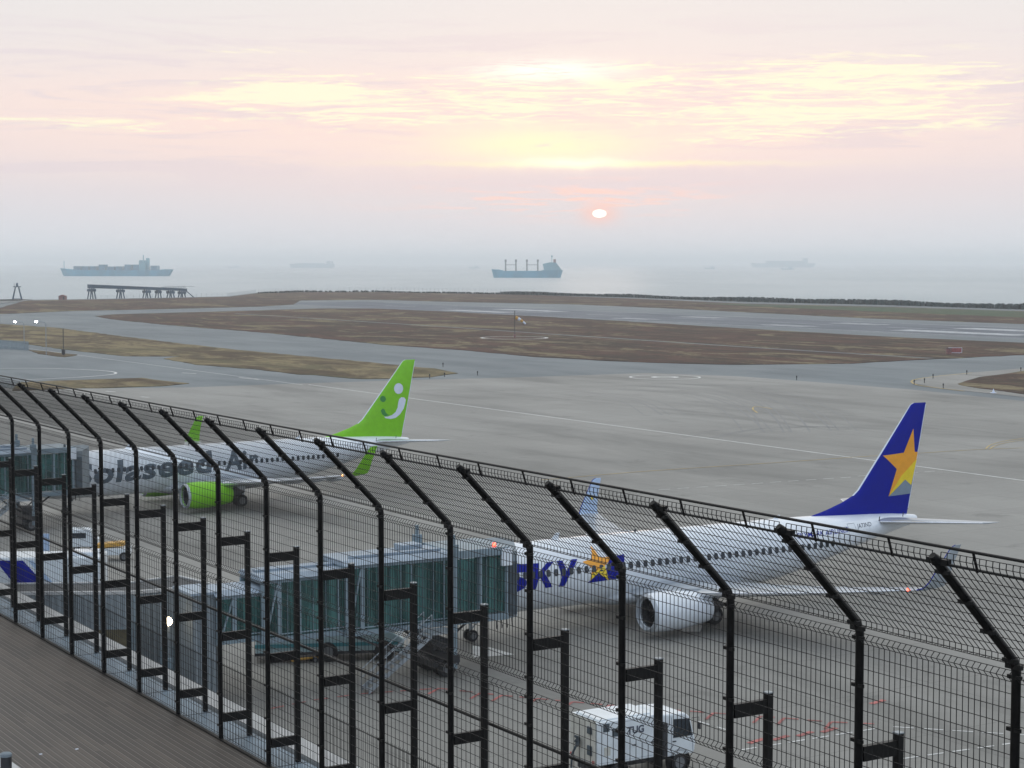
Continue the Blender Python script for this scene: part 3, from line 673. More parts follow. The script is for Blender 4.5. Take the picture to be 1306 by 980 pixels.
def aircraft(name, loc, rz, label, paint):
    root = empty(name, (loc[0], loc[1], .02), rz, label, 'airliner', 'airliners parked at the gates')
    mb = MB(); n = 48; secs = []
    xs = sorted(set([f[0] for f in FUS]+[.8, 1.3, 2.1, 3, 4, 5.4]+list(range(7, 38))))
    for x in xs:
        zc, ry, rz_ = interp(FUS, x)
        secs.append([Vector((x, ry*math.cos(2*math.pi*k/n), zc+rz_*math.sin(2*math.pi*k/n))) for k in range(n)])
    mb.loft(secs); mb.build('fuselage', M['white'], root, True)
    # belly fairing
    mb = MB(); sec = []
    for x, ry, rz_, zc in ((12.6, .5, .3, 1.75), (13.6, 1.6, .55, 1.85), (15.5, 2.05, .75, 1.9), (20, 2.1, .78, 1.9), (22.5, 1.7, .6, 1.85), (24.2, .5, .25, 1.7)):
        sec.append([Vector((x, ry*math.cos(2*math.pi*k/24), zc+rz_*math.sin(2*math.pi*k/24))) for k in range(24)])
    mb.loft(sec); mb.build('wing_fairing', M['belly'], root, True)
    for sg in (-1, 1):
        mb = MB()
        WS = [(1.2, 13.9, 22.9, 1.95, 1.0), (2.3, 15.1, 22.85, 2.10, .85), (5.8, 17.1, 22.7, 2.48, .62), (11.5, 20.05, 23.6, 3.15, .36), (17.0, 22.95, 24.5, 3.93, .20)]
        mb.loft([airfoil((a, sg*y, z), (t, sg*y, z+.02), (0, 0, 1), th) for y, a, t, z, th in WS])
        wg = mb.build('wing', M['wing'], root, True)
        mb = MB(); mb.loft([airfoil((a-.03, sg*y, z), (a+.03*(t-a)+.1, sg*y, z), (0, 0, 1), th*.42, 5) for y, a, t, z, th in WS[1:]]); mb.build('slat', M['bare'], wg, True)
        for y, x, L in ((7.3, 21.6, 2.6), (10.1, 22.3, 2.2), (13.0, 22.9, 1.8)):
            z = 2.48+(y-5.8)*.129-.28; mb = MB()
            mb.lathe([(0, .02), (.3*L, .2), (.7*L, .18), (L, .02)], (x, sg*y, z), (1, 0, .04), 10, True)
            mb.build('flap_fairing', M['belly'], wg, True)
        mb = MB()
        cant = [(16.98, 22.94, 24.5, 3.93, .2, (0, -sg*.05, 1)), (17.3, 23.1, 24.62, 4.05, .17, (0, -sg*.4, .9)), (17.5, 23.35, 24.72, 4.4, .14, (0, -sg*.85, .5)), (17.66, 23.85, 24.9, 5.2, .11, (0, -sg, .2)), (17.85, 24.55, 25.25, 6.25, .08, (0, -sg, .1)), (17.88, 24.85, 25.28, 6.38, .04, (0, -sg, .1))]
        mb.loft([airfoil((a, sg*y, z), (t, sg*y, z), Vector(u).normalized(), th) for y, a, t, z, th, u in cant])
        wl_ = mb.build('winglet', M['winglet_outer'] if paint['airline'] == 'blue' and sg == -1 else M[paint['winglet']], root, True)
        if paint['airline'] == 'blue':
            mb = MB(); mb.tube([(a-.01, sg*y, z) for y, a, t, z, th, u in cant], .035, 6, True, .02); mb.build('leading_edge', M['blue'], wl_, True)
        if paint['airline'] == 'blue':
            q = MB(); cx, cz = 24.3, 5.05
            q.plate([(cx+.16*(1 if k % 2 == 0 else .42)*math.cos(math.pi/2+k*math.pi/5), (17.50 if sg == 1 else -17.74), cz+.2*(1 if k % 2 == 0 else .42)*math.sin(math.pi/2+k*math.pi/5)) for k in range(10)], (0, .01, 0)); q.build('winglet_star', M['yellow'], root)
        # tailplane
        mb = MB(); mb.loft([airfoil((a, sg*y, z), (t, sg*y, z), (0, 0, 1), th) for y, a, t, z, th in ((.45, 34.4, 37.9, 4.80, .42), (6.8, 38.0, 39.35, 5.22, .14), (7.0, 38.4, 39.38, 5.23, .05))])
        tp_ = mb.build('tailplane', M['wing'], root, True)
        mb = MB(); mb.loft([airfoil((a, sg*y, z), (a+.22, sg*y, z), (0, 0, 1), th, 5) for y, a, z, th in ((.5, 34.38, 4.805, .2), (6.8, 37.97, 5.22, .09))]); mb.build('tailplane_edge', M['bare'], tp_, True)
        # engine
        ey, ez = sg*4.83, 1.56
        mb = MB(); mb.lathe([(13.75, .83), (13.6, .85), (13.48, .90), (13.42, .97), (13.5, 1.05), (13.8, 1.12), (14.6, 1.17), (15.6, 1.16), (16.6, 1.06), (17.7, .88), (17.7, .84), (16.5, .9)], (0, ey, ez), (1, 0, 0), 40)
        en = mb.build('engine', M[paint['engine']], root, True)
        mb = MB(); mb.lathe([(13.72, .825), (13.46, .89), (13.40, .97), (13.48, 1.055), (13.62, 1.09)], (0, ey, ez), (1, 0, 0), 40); mb.build('intake_lip', M['wing'], en, True)
        mb = MB(); mb.lathe([(13.66, .835), (13.9, .81), (14.35, .80)], (0, ey, ez), (1, 0, 0), 32); mb.build('intake', M['dark'], en, True)
        mb = MB(); mb.lathe([(14.0, .0), (14.25, .25), (14.3, .82)], (0, ey, ez), (1, 0, 0), 30); 
        for k in range(24):
            a_ = 2*math.pi*k/24; c_, s_ = math.cos(a_), math.sin(a_)
            mb.add([(14.2, ey+.22*c_, ez+.22*s_), (14.1, ey+.8*c_, ez+.8*s_), (14.3, ey+.8*math.cos(a_+.2), ez+.8*math.sin(a_+.2)), (14.3, ey+.22*math.cos(a_+.2), ez+.22*math.sin(a_+.2))], [(0, 1, 2, 3)])
        mb.build('fan', M['dark'], en, True)
        mb = MB(); mb.lathe([(16.9, .72), (17.8, .62), (18.5, .42), (18.5, .34), (19.1, .08)], (0, ey, ez), (1, 0, 0), 24, True); mb.build('exhaust', M['dark'], en, True)
        mb = MB(); mb.loft([[Vector((x, ey-w, z)), Vector((x, ey+w, z)), Vector((x, ey+w, z2)), Vector((x, ey-w, z2))] for x, w, z, z2 in ((14.9, .05, 2.55, 2.72), (16.4, .2, 2.3, 2.75), (18.0, .2, 2.1, 2.62), (20.3, .06, 2.15, 2.4))]); mb.build('pylon', M['wing'], en)
        # main gear
        mb = MB(); mb.tube([(19.3, sg*2.7, 2.1), (19.6, sg*2.86, .56)], .12, 10); mb.tube([(20.6, sg*2.3, 2.0), (19.65, sg*2.84, .8)], .06, 8); mb.tube([(19.6, sg*1.7, 1.9), (19.6, sg*2.8, .95)], .06, 8)
        mb.tube([(19.6, sg*2.45, .56), (19.6, sg*3.27, .56)], .07, 8)
        g_ = mb.build('landing_gear', M['galv'], root, True)
        for y in (2.52, 3.2): wheel(g_, (19.6, sg*y, .56), .56, .38)
        q = MB(); q.plate([(18.9, sg*3.02, 1.95), (20.1, sg*3.02, 1.95), (19.95, sg*3.02, 1.05), (19.35, sg*3.02, 1.05)], (0, .03*sg, 0)); q.build('gear_door', M['white'], g_)
    mb = MB(); mb.tube([(4.6, 0, 1.8), (4.6, 0, .36)], .09, 10); mb.tube([(5.7, 0, 1.8), (4.65, 0, .7)], .05, 8); mb.tube([(4.6, -.22, .36), (4.6, .22, .36)], .05, 8)
    g_ = mb.build('landing_gear', M['galv'], root, True)
    for y in (-.22, .22): wheel(g_, (4.6, y, .36), .34, .2)
    # fin
    mb = MB(); mb.loft([airfoil((a, 0, z), (t, 0, z), (0, 1, 0), th, 12) for z, a, t, th in FIN])
    fin = mb.build('fin', M[paint['fin']], root, True)
    mb = MB(); mb.loft([airfoil((a-.02, 0, z), (a+.12, 0, z), (0, 1, 0), .12 if z < 12.3 else .05, 5) for z, a, t, th in FIN[4:]]); mb.build('leading_edge', M['pale'], fin, True)
    mb = MB(); mb.tube([(t, 0, z) for z, a, t, th in FIN[1:-1]], .025, 5); mb.build('trailing_edge', M['pale'], fin)
    # cockpit glazing, cabin windows, doors
    for sg in (-1, 1):
        for poly in ([(1.55, 3.45), (2.35, 3.5), (2.45, 4.0), (2.05, 3.98)], [(2.45, 3.5), (3.1, 3.52), (3.0, 3.98), (2.52, 4.0)]):
            decal([poly], fus_y, 'cockpit_window', M['win'], root, .3, sg)
    def winpoly(x, z, w=.145, h=.205): return [(x+w*math.copysign(abs(math.cos(a))**.6, math.cos(a)), z+h*math.copysign(abs(math.sin(a))**.6, math.sin(a))) for a in [2*math.pi*(k+.5)/10 for k in range(10)]]
    for sg in (-1, 1):
        first = None
        for k in range(46):
            x = 6.6+k*.522
            if k in (13, 25): continue
            if x < 24.6:
                if first is None:
                    decal([winpoly(x, 3.86)], lambda x_, z_: fus_y(x_, z_, .045), 'cabin_window', M['win'], root, 9, sg); first = COL.objects[-1]; fx = x
                else:
                    c_ = first.copy(); COL.objects.link(c_); c_.location.x = x-fx
            else: decal([winpoly(x, 3.86+max(0, x-28)*.015)], lambda x_, z_: fus_y(x_, z_, .045), 'cabin_window', M['win'], root, 9, sg)
        def outline(x, z, w, h, t=.03):
            P_ = lambda a, b_, c_, d: [(x+a, z+b_), (x+c_, z+b_), (x+c_, z+d), (x+a, z+d)]
            return [P_(-w, -h, -w+t, h), P_(w-t, -h, w, h), P_(-w+t, h-t, w-t, h), P_(-w+t, -h, w-t, -h+t)]
        for x, z, w, h in ((4.9, 3.65, .45, .95), (30.9 if 0 else 31.2, 3.95, .42, .85), (17.0, 3.8, .27, .5), (18.1, 3.8, .27, .5), (32.0, 4.72, .33, .24)):
            decal(outline(x, z, w, h), fus_y, 'door_outline', M['panelline'], root, .3, sg)
    for sg in (-1, 1):
        for x in (6.1, 9.6, 12.9, 23.6, 27.0, 30.4, 33.6):
            zc, ry, rz_ = interp(FUS, x)
            decal([[(x, zc-rz_*.8), (x+.02, zc-rz_*.8), (x+.02, zc+rz_*.9), (x, zc+rz_*.9)]], lambda x_, z_: fus_y(x_, z_, .008), 'panel_seam', M['seam'], root, .4, sg)
        decal([[(x, 2.62+max(0, x-26)*.11) for x in [6+k for k in range(27)]]+[(x, 2.64+max(0, x-26)*.11) for x in [32-k for k in range(27)]]], lambda x_, z_: fus_y(x_, z_, .008), 'panel_seam', M['seam'], root, .9, sg)
    # beacon, antennas
    q = MB(); q.lathe([(0, .07), (.1, .07), (.15, .03)], (16.0, 0, 5.49), (0, 0, 1), 10, True); q.build('beacon', M['dark'], root)
    q = MB(); q.plate([(10.0, -.02, 5.45), (10.5, -.02, 5.45), (10.6, -.02, 5.85), (10.35, -.02, 5.85)], (0, .04, 0)); q.plate([(26.4, -.02, 5.4), (26.9, -.02, 5.4), (27.15, -.02, 5.72), (26.95, -.02, 5.72)], (0, .04, 0)); q.build('antenna', M['white'], root)
    q = MB(); q.tube([(36.9, -.68, 5.0), (36.9, -.72, 5.3)], .03, 6); q.build('probe', M['dark'], root)
    q = MB(); q.tube([(34.6, -.95, 4.9), (34.6, -1.0, 5.2)], .03, 6); q.build('probe', M['dark'], root)
    # wing-tip light
    q = MB(); q.lathe([(-.08, .02), (0, .09), (.08, .02)], (22.62, -16.6, 3.93), (1, 0, 0), 10, True); q.build('navigation_light', M[paint['light']], root, True)
    # fin artwork, both sides
    for sg in (-1, 1):
        for nm, mt, off, polys in paint['art']:
            decal(polys, lambda x, z, o_=off: fin_y(x, z, o_), nm, M[mt], fin, .5, sg)
    return root
def circ(cx, cz, rx, rz, n=20): return [(cx+rx*math.cos(2*math.pi*k/n), cz+rz*math.sin(2*math.pi*k/n)) for k in range(n)]
ART1, ART2, FUSART = ([('tail_star', 'orange', 0.014, [[(38.27, 10.72), (38.46, 9.16), (38.77, 9.12), (38.68, 8.67), (38.21, 6.93), (38.12, 6.38), (36.11, 6.33), (36.8, 8.1), (35.61, 9.06), (37.42, 9.16)]]), ('star_yellow_part', 'yellow', 0.022, [[(38.68, 8.67), (38.21, 6.93), (37.6, 7.35), (36.11, 6.33), (37.24, 7.64)]]), ('star_grey_part', 'slate', 0.03, [[(37.6, 7.35), (38.21, 6.93), (38.12, 6.38), (36.11, 6.33)]])], [('tail_smile', 'pale', 0.014, [[(38.38, 8.59), (38.32, 8.29), (38.13, 7.74), (37.7, 7.21), (37.21, 6.9), (36.65, 6.82), (36.09, 6.92), (35.88, 7.08), (36.26, 7.06), (36.79, 7.19), (37.21, 7.47), (37.43, 7.89), (37.5, 8.38), (37.61, 8.69), (37.85, 8.86), (38.18, 8.82)]]), ('tail_dot', 'pale', 0.014, [[(38.05, 9.68), (38.03, 9.52), (37.95, 9.37), (37.84, 9.26), (37.69, 9.2), (37.53, 9.18), (37.37, 9.21), (37.23, 9.29), (37.12, 9.41), (37.04, 9.56), (37.02, 9.72), (37.04, 9.88), (37.12, 10.02), (37.23, 10.13), (37.38, 10.2), (37.54, 10.22), (37.7, 10.18), (37.84, 10.1), (37.96, 9.99), (38.03, 9.84)]]), ('tail_dot', 'dgreen', 0.014, [[(36.11, 8.76), (36.1, 8.67), (36.05, 8.59), (35.98, 8.53), (35.9, 8.49), (35.8, 8.48), (35.71, 8.5), (35.62, 8.55), (35.55, 8.61), (35.51, 8.7), (35.5, 8.79), (35.51, 8.88), (35.56, 8.96), (35.62, 9.02), (35.71, 9.06), (35.81, 9.07), (35.9, 9.05), (35.99, 9.0), (36.05, 8.94), (36.1, 8.85)]]), ('tail_smile', 'dgreen', 0.02, [[(35.53, 7.67), (35.74, 7.88), (35.95, 7.78), (36.09, 7.46), (36.3, 7.27), (36.51, 7.22), (36.02, 7.1), (35.7, 7.3)]])], [('airline_name', 'blue', 0.02, [[(7.49, 4.48), (7.36, 4.04), (6.76, 4.07), (6.61, 3.99), (6.71, 3.85), (7.13, 3.68), (7.26, 3.44), (7.08, 3.14), (6.61, 2.96), (5.78, 2.94), (5.93, 3.38), (6.45, 3.38), (6.61, 3.45), (6.45, 3.6), (5.98, 3.78), (5.88, 4.06), (6.09, 4.4), (6.61, 4.54)], [(7.78, 4.48), (8.19, 4.47), (8.05, 3.96), (8.74, 4.48), (9.19, 4.47), (8.42, 3.93), (8.97, 3.04), (8.51, 3.02), (8.13, 3.63), (7.99, 3.53), (7.86, 3.01), (7.44, 2.99)], [(9.37, 4.49), (9.77, 4.49), (9.96, 3.88), (10.4, 4.5), (10.81, 4.49), (10.05, 3.51), (9.81, 3.03), (9.39, 3.0), (9.59, 3.55)]]), ('star_flag', 'blue', 0.02, [[(12.99, 4.41), (14.1, 4.51), (13.77, 3.13), (11.4, 3.04), (11.78, 3.45), (12.77, 3.87)]]), ('star_emblem', 'orange', 0.032, [[(12.05, 5.11), (12.33, 4.47), (13.21, 4.42), (12.58, 3.96), (12.83, 3.08), (12.11, 3.6), (11.54, 3.19), (11.7, 3.92), (11.1, 4.31), (11.78, 4.42)]]), ('star_yellow_part', 'yellow', 0.044, [[(12.58, 3.96), (12.83, 3.08), (12.11, 3.6), (11.54, 3.19), (11.62, 3.55)]])])  # star artwork: orange with printed yellow and grey-blue parts
paint1 = dict(airline='blue', winglet='ltblue', engine='white', fin='blue', light='lamp_red', art=ART1)
a1 = aircraft('passenger_jet', (-6.332, 101.047), .5332, 'white passenger jet with dark blue tail fin and yellow star, nearest to the fence', paint1)
for nm, mt, off, polys in FUSART:
    decal(polys, lambda x, z, o_=off: fus_y(x, z, o_), nm, M[mt], a1, .35, -1)
text_decal('SKYMARK AIRLINES', 27.2, 31.6, 4.42, .30, fus_y, 'airline_name', M['blue'], a1, .012, .25, .01)
text_decal('JA73ND', 32.45, 33.85, 4.55, .33, fus_y, 'registration', M['regink'], a1, .02, .2, .004)
paint2 = dict(airline='green', winglet='green', engine='green', fin='green', light='lamp_orange', art=ART2)
a2 = aircraft('passenger_jet', (-42.234, 152.993), .584, 'white passenger jet with lime green tail fin, engine and winglets', paint2)
text_decal('Solaseed', 4.7, 17.6, 2.62, 1.95, fus_y, 'airline_name', M['letter'], a2, .035, .12, .036, space=1.10)
text_decal('Air', 18.6, 22.0, 3.10, 1.75, fus_y, 'airline_name', M['letter'], a2, .035, .12, .036, space=1.10)
text_decal('JA812X', 32.45, 33.85, 4.55, .33, fus_y, 'registration', M['regink'], a2, .02, .2, .004)
#__MORE__
# ------------------------------------------------------------------ boarding bridges (same frame as the jet they serve)
def jet_bridge(loc, rz, label):
    root = empty('boarding_bridge', (loc[0], loc[1], 0), rz, label, 'boarding bridge', 'boarding bridges at the jets')
    yc = -5.8
    def section(x0, x1, w, z0, z1, mull, nm):
        f = MB(); y0, y1 = yc-w/2, yc+w/2
        f.box(((x0+x1)/2, yc, z0+.14), (x1-x0, w, .28)); f.box(((x0+x1)/2, yc, z1-.30), (x1-x0, w, .22))
        for y in (y0, y1):
            f.box((x0+.09, y, (z0+z1)/2-.08), (.18, .14, z1-z0-.6)); f.box((x1-.09, y, (z0+z1)/2-.08), (.18, .14, z1-z0-.6))
            f.box(((x0+x1)/2, y+(.05 if y > yc else -.05), z0+.42), (x1-x0-.3, .03, .07)); 
        o = f.build(nm, M['brtrim'], root, bevel=.015)
        r_ = MB(); 
        r_.loft([[Vector((x, yc-w/2-.12, z1-.22)), Vector((x, yc-w/2+.25, z1+.02)), Vector((x, yc+w/2-.25, z1+.02)), Vector((x, yc+w/2+.12, z1-.22)), Vector((x, yc, z1-.24))] for x in (x0-.06, x1+.06)])
        r_.build('roof', M['brroof'], o)
        for y in (y0+.03, y1-.03):
            g_ = MB(); g_.box(((x0+x1)/2, y, (z0+z1)/2-.06), (x1-x0-.3, .03, z1-z0-.72)); g_.build('glass_wall', M['glass'], o)
            mu = MB(); k = max(2, int((x1-x0)/mull))
            for i in range(1, k): mu.box((x0+(x1-x0)*i/k, y+(-.05 if y < yc else .05), (z0+z1)/2-.06), (.022 if i % 3 else .08, .05, z1-z0-.68))
            mu.build('mullion', M['brtrim'], o)
        it = MB(); it.box(((x0+x1)/2, yc, z0+.30), (x1-x0-.2, w-.3, .03)); it.build('inner_floor', M['brdark'], o)
        for y in (y0-.03, y1+.03):
            br = MB(); br.tube([(x0+.25, y, z0+.35), (x0+.85, y, z1-.5)], .06, 4); br.build('diagonal_brace', M['brtrim'], o)
            br = MB(); br.box((x0+.95, y, (z0+z1)/2), (.22, .08, z1-z0-.7)); br.build('frame_post', M['brtrim'], o)
        return o
    section(-13.6, -10.9, 2.35, 3.0, 5.65, .85, 'tunnel_section')
    section(-11.3, -6.4, 2.75, 2.85, 6.25, .62, 'tunnel_section')
    section(-6.8, -.5, 3.1, 2.75, 6.62, .62, 'tunnel_section')
    q = MB(); q.box((-8.9, yc, 6.33), (4.4, .5, .12)); q.box((-3.6, yc-.8, 6.72), (5.2, .35, .14)); q.box((-2.2, yc+.4, 6.8), (1.2, 1.0, .3)); q.build('roof_duct', M['brroof'], root, bevel=.02)
    # cab
    cb = MB(); cb.box((1.05, yc, 2.95), (3.3, 3.5, .35)); cb.box((1.05, yc, 6.48), (3.4, 3.6, .42))
    for x, y in ((-.5, -7.45), (-.5, -4.15), (2.6, -7.45), (2.6, -4.15), (1.0, -7.45)): cb.box((x, y, 4.7), (.16, .16, 3.2))
    cab = cb.build('cab', M['brtrim'], root, bevel=.02)
    g_ = MB(); g_.box((1.05, -7.4, 4.72), (2.95, .03, 3.0)); g_.box((-.44, yc, 4.72), (.03, 3.1, 3.0)); g_.build('glass_wall', M['glass'], cab)
    for i in range(5):
        m_ = MB(); m_.box((-.2+i*.52, -7.44, 4.72), (.04, .05, 3.05)); m_.build('mullion', M['brtrim'], cab)
    cn = MB()
    for i in range(6):
        x0 = 2.62+i*.12
        cn.box((x0+.06, -6.0+i*.35, 4.55), (.10, 2.6-.15*i, 3.5))
    cn.loft([[Vector((2.6, -7.1, z)), Vector((3.6, -6.9, z)), Vector((5.55, -3.2, z)), Vector((5.55, -1.98, z)), Vector((3.9, -1.98, z)), Vector((2.6, -4.5, z))] for z in (2.72, 5.95, 6.25)])
    cn.build('canopy', M['bellow'], cab)
    dk = MB(); dk.box((3.2, -7.12, 4.35), (.55, .06, 2.9), .1); dk.build('operator_window', M['brdark'], cab)
    ac = MB(); ac.box((2.55, -7.3, 6.15), (.62, .7, .95)); ac.build('air_unit', M['white'], cab, bevel=.03)
    for i in range(4):
        pb = MB(); pb.tube([(2.3+i*.32, -6.9, 2.75), (2.33+i*.33, -6.9, 2.2), (2.45+i*.3, -6.8, 2.35)], .03, 5); pb.build('cable', M['dark'], cab)
    bl = MB(); bl.lathe([(0, .10), (.15, .10), (.22, .04)], (2.0, -7.2, 6.7), (0, 0, 1), 10, True); bl.build('warning_light', M['lamp_red' if rz < .55 else 'brdark'], cab, True)
    # lift columns and bogie
    for y in (-8.0, -3.9):
        c_ = MB(); c_.box((-.9, y, 3.75), (.30, .28, 6.3)); c_.box((-.9, y, 7.05), (.16, .16, 1.2)); c_.box((-.9, y, 6.9), (.42, .4, .5)); c_.build('lift_column', M['brtrim'], root, bevel=.02)
    bg = MB(); bg.box((-.9, -5.95, 1.15), (.5, 4.6, .4)); bg.box((-.9, -5.95, .75), (1.5, 2.6, .35)); bg.box((-.9, -5.95, 1.6), (.9, 1.2, .6)); bo = bg.build('bogie', M['dark'], root, bevel=.03)
    for y in (-7.2, -6.6, -5.3, -4.7): wheel(bo, (-.9, y, .52), .52, .34)
    for s_ in (-1, 1):
        tr = MB(); tr.tube([(-.9+s_*.2, -5.95, 1.3), (-.9+s_*2.2, -5.95, 2.7)], .07, 6); tr.tube([(-.9, -5.95+s_*1.2, 1.2), (-.9+1.6*s_, -5.95+s_*1.2, 2.7)], .05, 6); tr.build('strut', M['dark'], root)
    q = MB(); q.tube([(-2.4, -7.2, 2.7), (-3.4, -7.5, 1.6), (-4.6, -7.3, 1.9), (-6.0, -7.2, 2.7)], .05, 6); q.tube([(-2.4, -6.9, 2.7), (-3.2, -7.2, 1.8), (-4.8, -7.0, 2.1), (-6.2, -6.9, 2.7)], .04, 6); q.build('hanging_cable', M['dark'], root)
    # service stairs
    sb = MB(); a_, c_ = Vector((-2.6, -8.35, 2.75)), Vector((-6.2, -8.35, .15))
    for y in (-.42, .42):
        sb.plate([a_+Vector((0, y, 0)), a_+Vector((0, y, -.25)), c_+Vector((0, y, -.12)), c_+Vector((0, y, .13))], (0, .04, 0))
    stx = sb.build('stair', M['galv'], root)
    tb_ = MB()
    for i in range(12): v_ = a_.lerp(c_, (i+.5)/12); tb_.box(tuple(v_), (.26, .8, .03))
    tb_.build('tread', M['galv'], stx)
    for y in (-.45, .45):
        hr = MB()
        for h_ in (.55, 1.0): hr.tube([a_+Vector((0, y, h_)), c_+Vector((0, y, h_))], .025, 6)
        for i in range(6): v_ = a_.lerp(c_, i/5); hr.tube([v_+Vector((0, y, 0)), v_+Vector((0, y, 1.0))], .02, 4)
        hr.build('handrail', M['galv'], stx)
    lp = MB(); lp.box((-1.9, -8.2, 2.72), (1.4, 1.3, .08)); lp.build('landing', M['galv'], root)
    # rotunda
    q = MB(); q.lathe([(0, .45), (3.0, .45)], (-14.2, yc, 0), (0, 0, 1), 16, True); q.build('pillar', M['brtrim'], root, True)
    q = MB(); q.box((-14.15, yc+.2, 2.8), (1.2, 2.4, 5.5))
    for k in range(4): q.box((-14.6+k*.3, yc-1.03, 2.8), (.15, .07, 5.3))
    q.build('bridge_head', M['corr'], root)
    q = MB(); q.box((-14.15, yc+.2, 5.6), (1.4, 2.6, .12)); q.build('head_roof', M['brroof'], root)
    return root
jet_bridge((-6.332, 101.047), .5332, 'glass-walled boarding bridge with service stairs docked to the blue-tailed jet')
jet_bridge((-42.234, 152.993), .584, 'glass-walled boarding bridge at the left edge docked to the green-tailed jet')

# fixed walkway in corrugated cladding
near = [G(*q, 5.6) for q in [(-120, 753), (167, 750.5), (277, 742)]]; far = [G(*q, 5.6) for q in [(226, 730), (167, 738.5), (-120, 742)]]
poly = [(v.x, v.y) for v in near+far]
wk = empty('walkway_building', (poly[1][0], poly[1][1], 0), 0, 'low corrugated grey walkway building with white roof edge behind the fence', 'building')
def rel(pts): return [(x-wk.location.x, y-wk.location.y) for x, y in pts]
q = MB(); q.prism(rel(poly), .02, 5.3)
for a_, c_ in ((near[0], near[1]), (near[1], near[2]), (near[2], far[0])):
    d_ = (c_-a_); L = d_.length; d_.normalize(); nn = Vector((d_.y, -d_.x, 0))
    for k in range(int(L/.32)):
        v_ = a_+d_*(k*.32+.16)+nn*.03; q.box((v_.x-wk.location.x, v_.y-wk.location.y, 2.66), (.15, .07, 5.2), math.atan2(d_.y, d_.x))
q.build('wall', M['corr'], wk)
def inset(pts, d):
    n = len(pts); out = []
    for i in range(n):
        a_, b_, c_ = (Vector(pts[(i+k) % n]) for k in (-1, 0, 1))
        n1_ = Vector((-(b_-a_).y, (b_-a_).x)).normalized(); n2_ = Vector((-(c_-b_).y, (c_-b_).x)).normalized()
        bi = (n1_+n2_).normalized(); out.append(tuple(b_+bi*d/max(.35, bi.dot(n1_))))
    return out
q = MB(); q.prism(rel(inset(poly, .08)), 5.301, 5.40); q.build('roof', M['gutter'], wk)
op = rel(inset(poly, -.06)); ip = rel(inset(poly, .12)); q = MB(); n = len(op)
q.add([(x, y, z) for x, y, z in [(p_[0], p_[1], 5.302) for p_ in op]+[(p_[0], p_[1], 5.46) for p_ in op]+[(p_[0], p_[1], 5.302) for p_ in ip]+[(p_[0], p_[1], 5.46) for p_ in ip]],
      [f for i in range(n) for j in [(i+1) % n] for f in ((i, j, n+j, n+i), (n+i, n+j, 3*n+j, 3*n+i), (3*n+i, 3*n+j, 2*n+j, 2*n+i))])
q.build('coping', M['conc'], wk)
nd = (near[1]-near[0]).normalized(); nn = Vector((nd.y, -nd.x, 0)); base_ = Vector((near[1].x, near[1].y, 0))
def on_wall(t, z, w, h, m, name, d=.06):
    c_ = nd*t+nn*d/2; q = MB(); q.box((c_.x, c_.y, z), (w, d, h), math.atan2(nd.y, nd.x)); return q.build(name, m, wk, bevel=.01)
f_ = on_wall(-.9, 2.9, 1.9, 1.5, M['brtrim'], 'window_frame'); on_wall(-.9, 2.9, 1.7, 1.3, M['brown'], 'window', .09)
nd = (near[2]-near[1]).normalized(); nn = Vector((nd.y, -nd.x, 0))
on_wall(1.9, 1.4, 1.0, 2.2, M['brtrim'], 'door', .08); on_wall(3.6, 2.6, .12, 5.0, M['brtrim'], 'downpipe', .12); on_wall(.15, 2.6, .10, 5.0, M['brtrim'], 'downpipe', .12)
# lit lamp on its post in front of the walkway
lpos = G(216.5, 905, 0)
e = empty('lamp_post', lpos, 0, 'lit warm round lamp on a slim post in front of the corrugated wall', 'lamp post')
q = MB(); q.tube([(0, 0, 0), (0, 0, 4.15)], .05, 8); q.build('pole', M['galv'], e, True)
q = MB(); q.box((0, -.12, 2.3), (.34, .2, .5)); q.build('control_box', M['brtrim'], e, bevel=.02)
q = MB(); q.lathe([(-.22, .02), (-.16, .14), (0, .21), (.16, .14), (.22, .02)], (0, -.05, 4.35), (0, 0, 1), 16, True); q.build('globe', M['lamp_warm'], e, True)

# ------------------------------------------------------------------ ground vehicles
def wheel2(parent, c, r, w, m=None):
    wheel(parent, c, r, w)
tk = empty('service_truck', (3.5, 74.2, -.0), .5332, 'white power-unit truck with cab parked under the fence view', 'truck')
# local x forward, y to the left; near side is -y
q = MB(); q.box((2.55, 1.1, .62), (4.9, 1.0, .22)); q.box((2.55, 1.1, .85), (5.0, 1.9, .1)); q.build('chassis', M['dark'], tk)
q = MB(); q.box((1.6, 1.1, 1.79), (3.1, 2.15, 1.83)); q.box((1.55, 1.1, 2.73), (2.6, 1.8, .08)); bx = q.build('equipment_box', M['truck'], tk, bevel=.09)
q = MB(); q.box((.035, 1.1, 1.85), (.03, 1.95, 1.8)); q.build('rear_panel', M['cream'], bx)
for y, z, w, h in ((.62, 2.3, .3, .3), (.62, 1.45, .3, .4)):
    q = MB(); q.box((.0, y-.1, z), (.1, w, h)); q.build('socket', M['brdark'], bx, bevel=.01)
q = MB()
for k in range(12):
    a_ = random.uniform(0, 6.28); q.tube([(-.05, 1.25, 1.75), (-.15, 1.25+.22*math.cos(a_), 1.75+.26*math.sin(a_)), (-.08, 1.25+.1*math.cos(a_+1), 1.75+.12*math.sin(a_+1))], .03, 5)
q.tube([(-.1, 1.3, 1.6), (-.25, 1.5, 1.1), (-.2, 1.62, .5)], .05, 6); q.build('cable_bundle', M['brdark'], bx)
for x in (.5, .95): 
    q = MB(); q.box((x, .02, 2.45 if x < .6 else 2.2), (.3, .04, .34)); q.build('louvre', M['brdark'], bx)
q = MB(); q.box((.55, .02, 1.45), (.3, .05, .36)); q.build('hatch', M['cream'], bx)
for z in (.98, 2.6):
    q = MB(); q.box((1.6, .022, z), (3.0, .006, .015)); q.build('panel_joint', M['panelline'], bx)
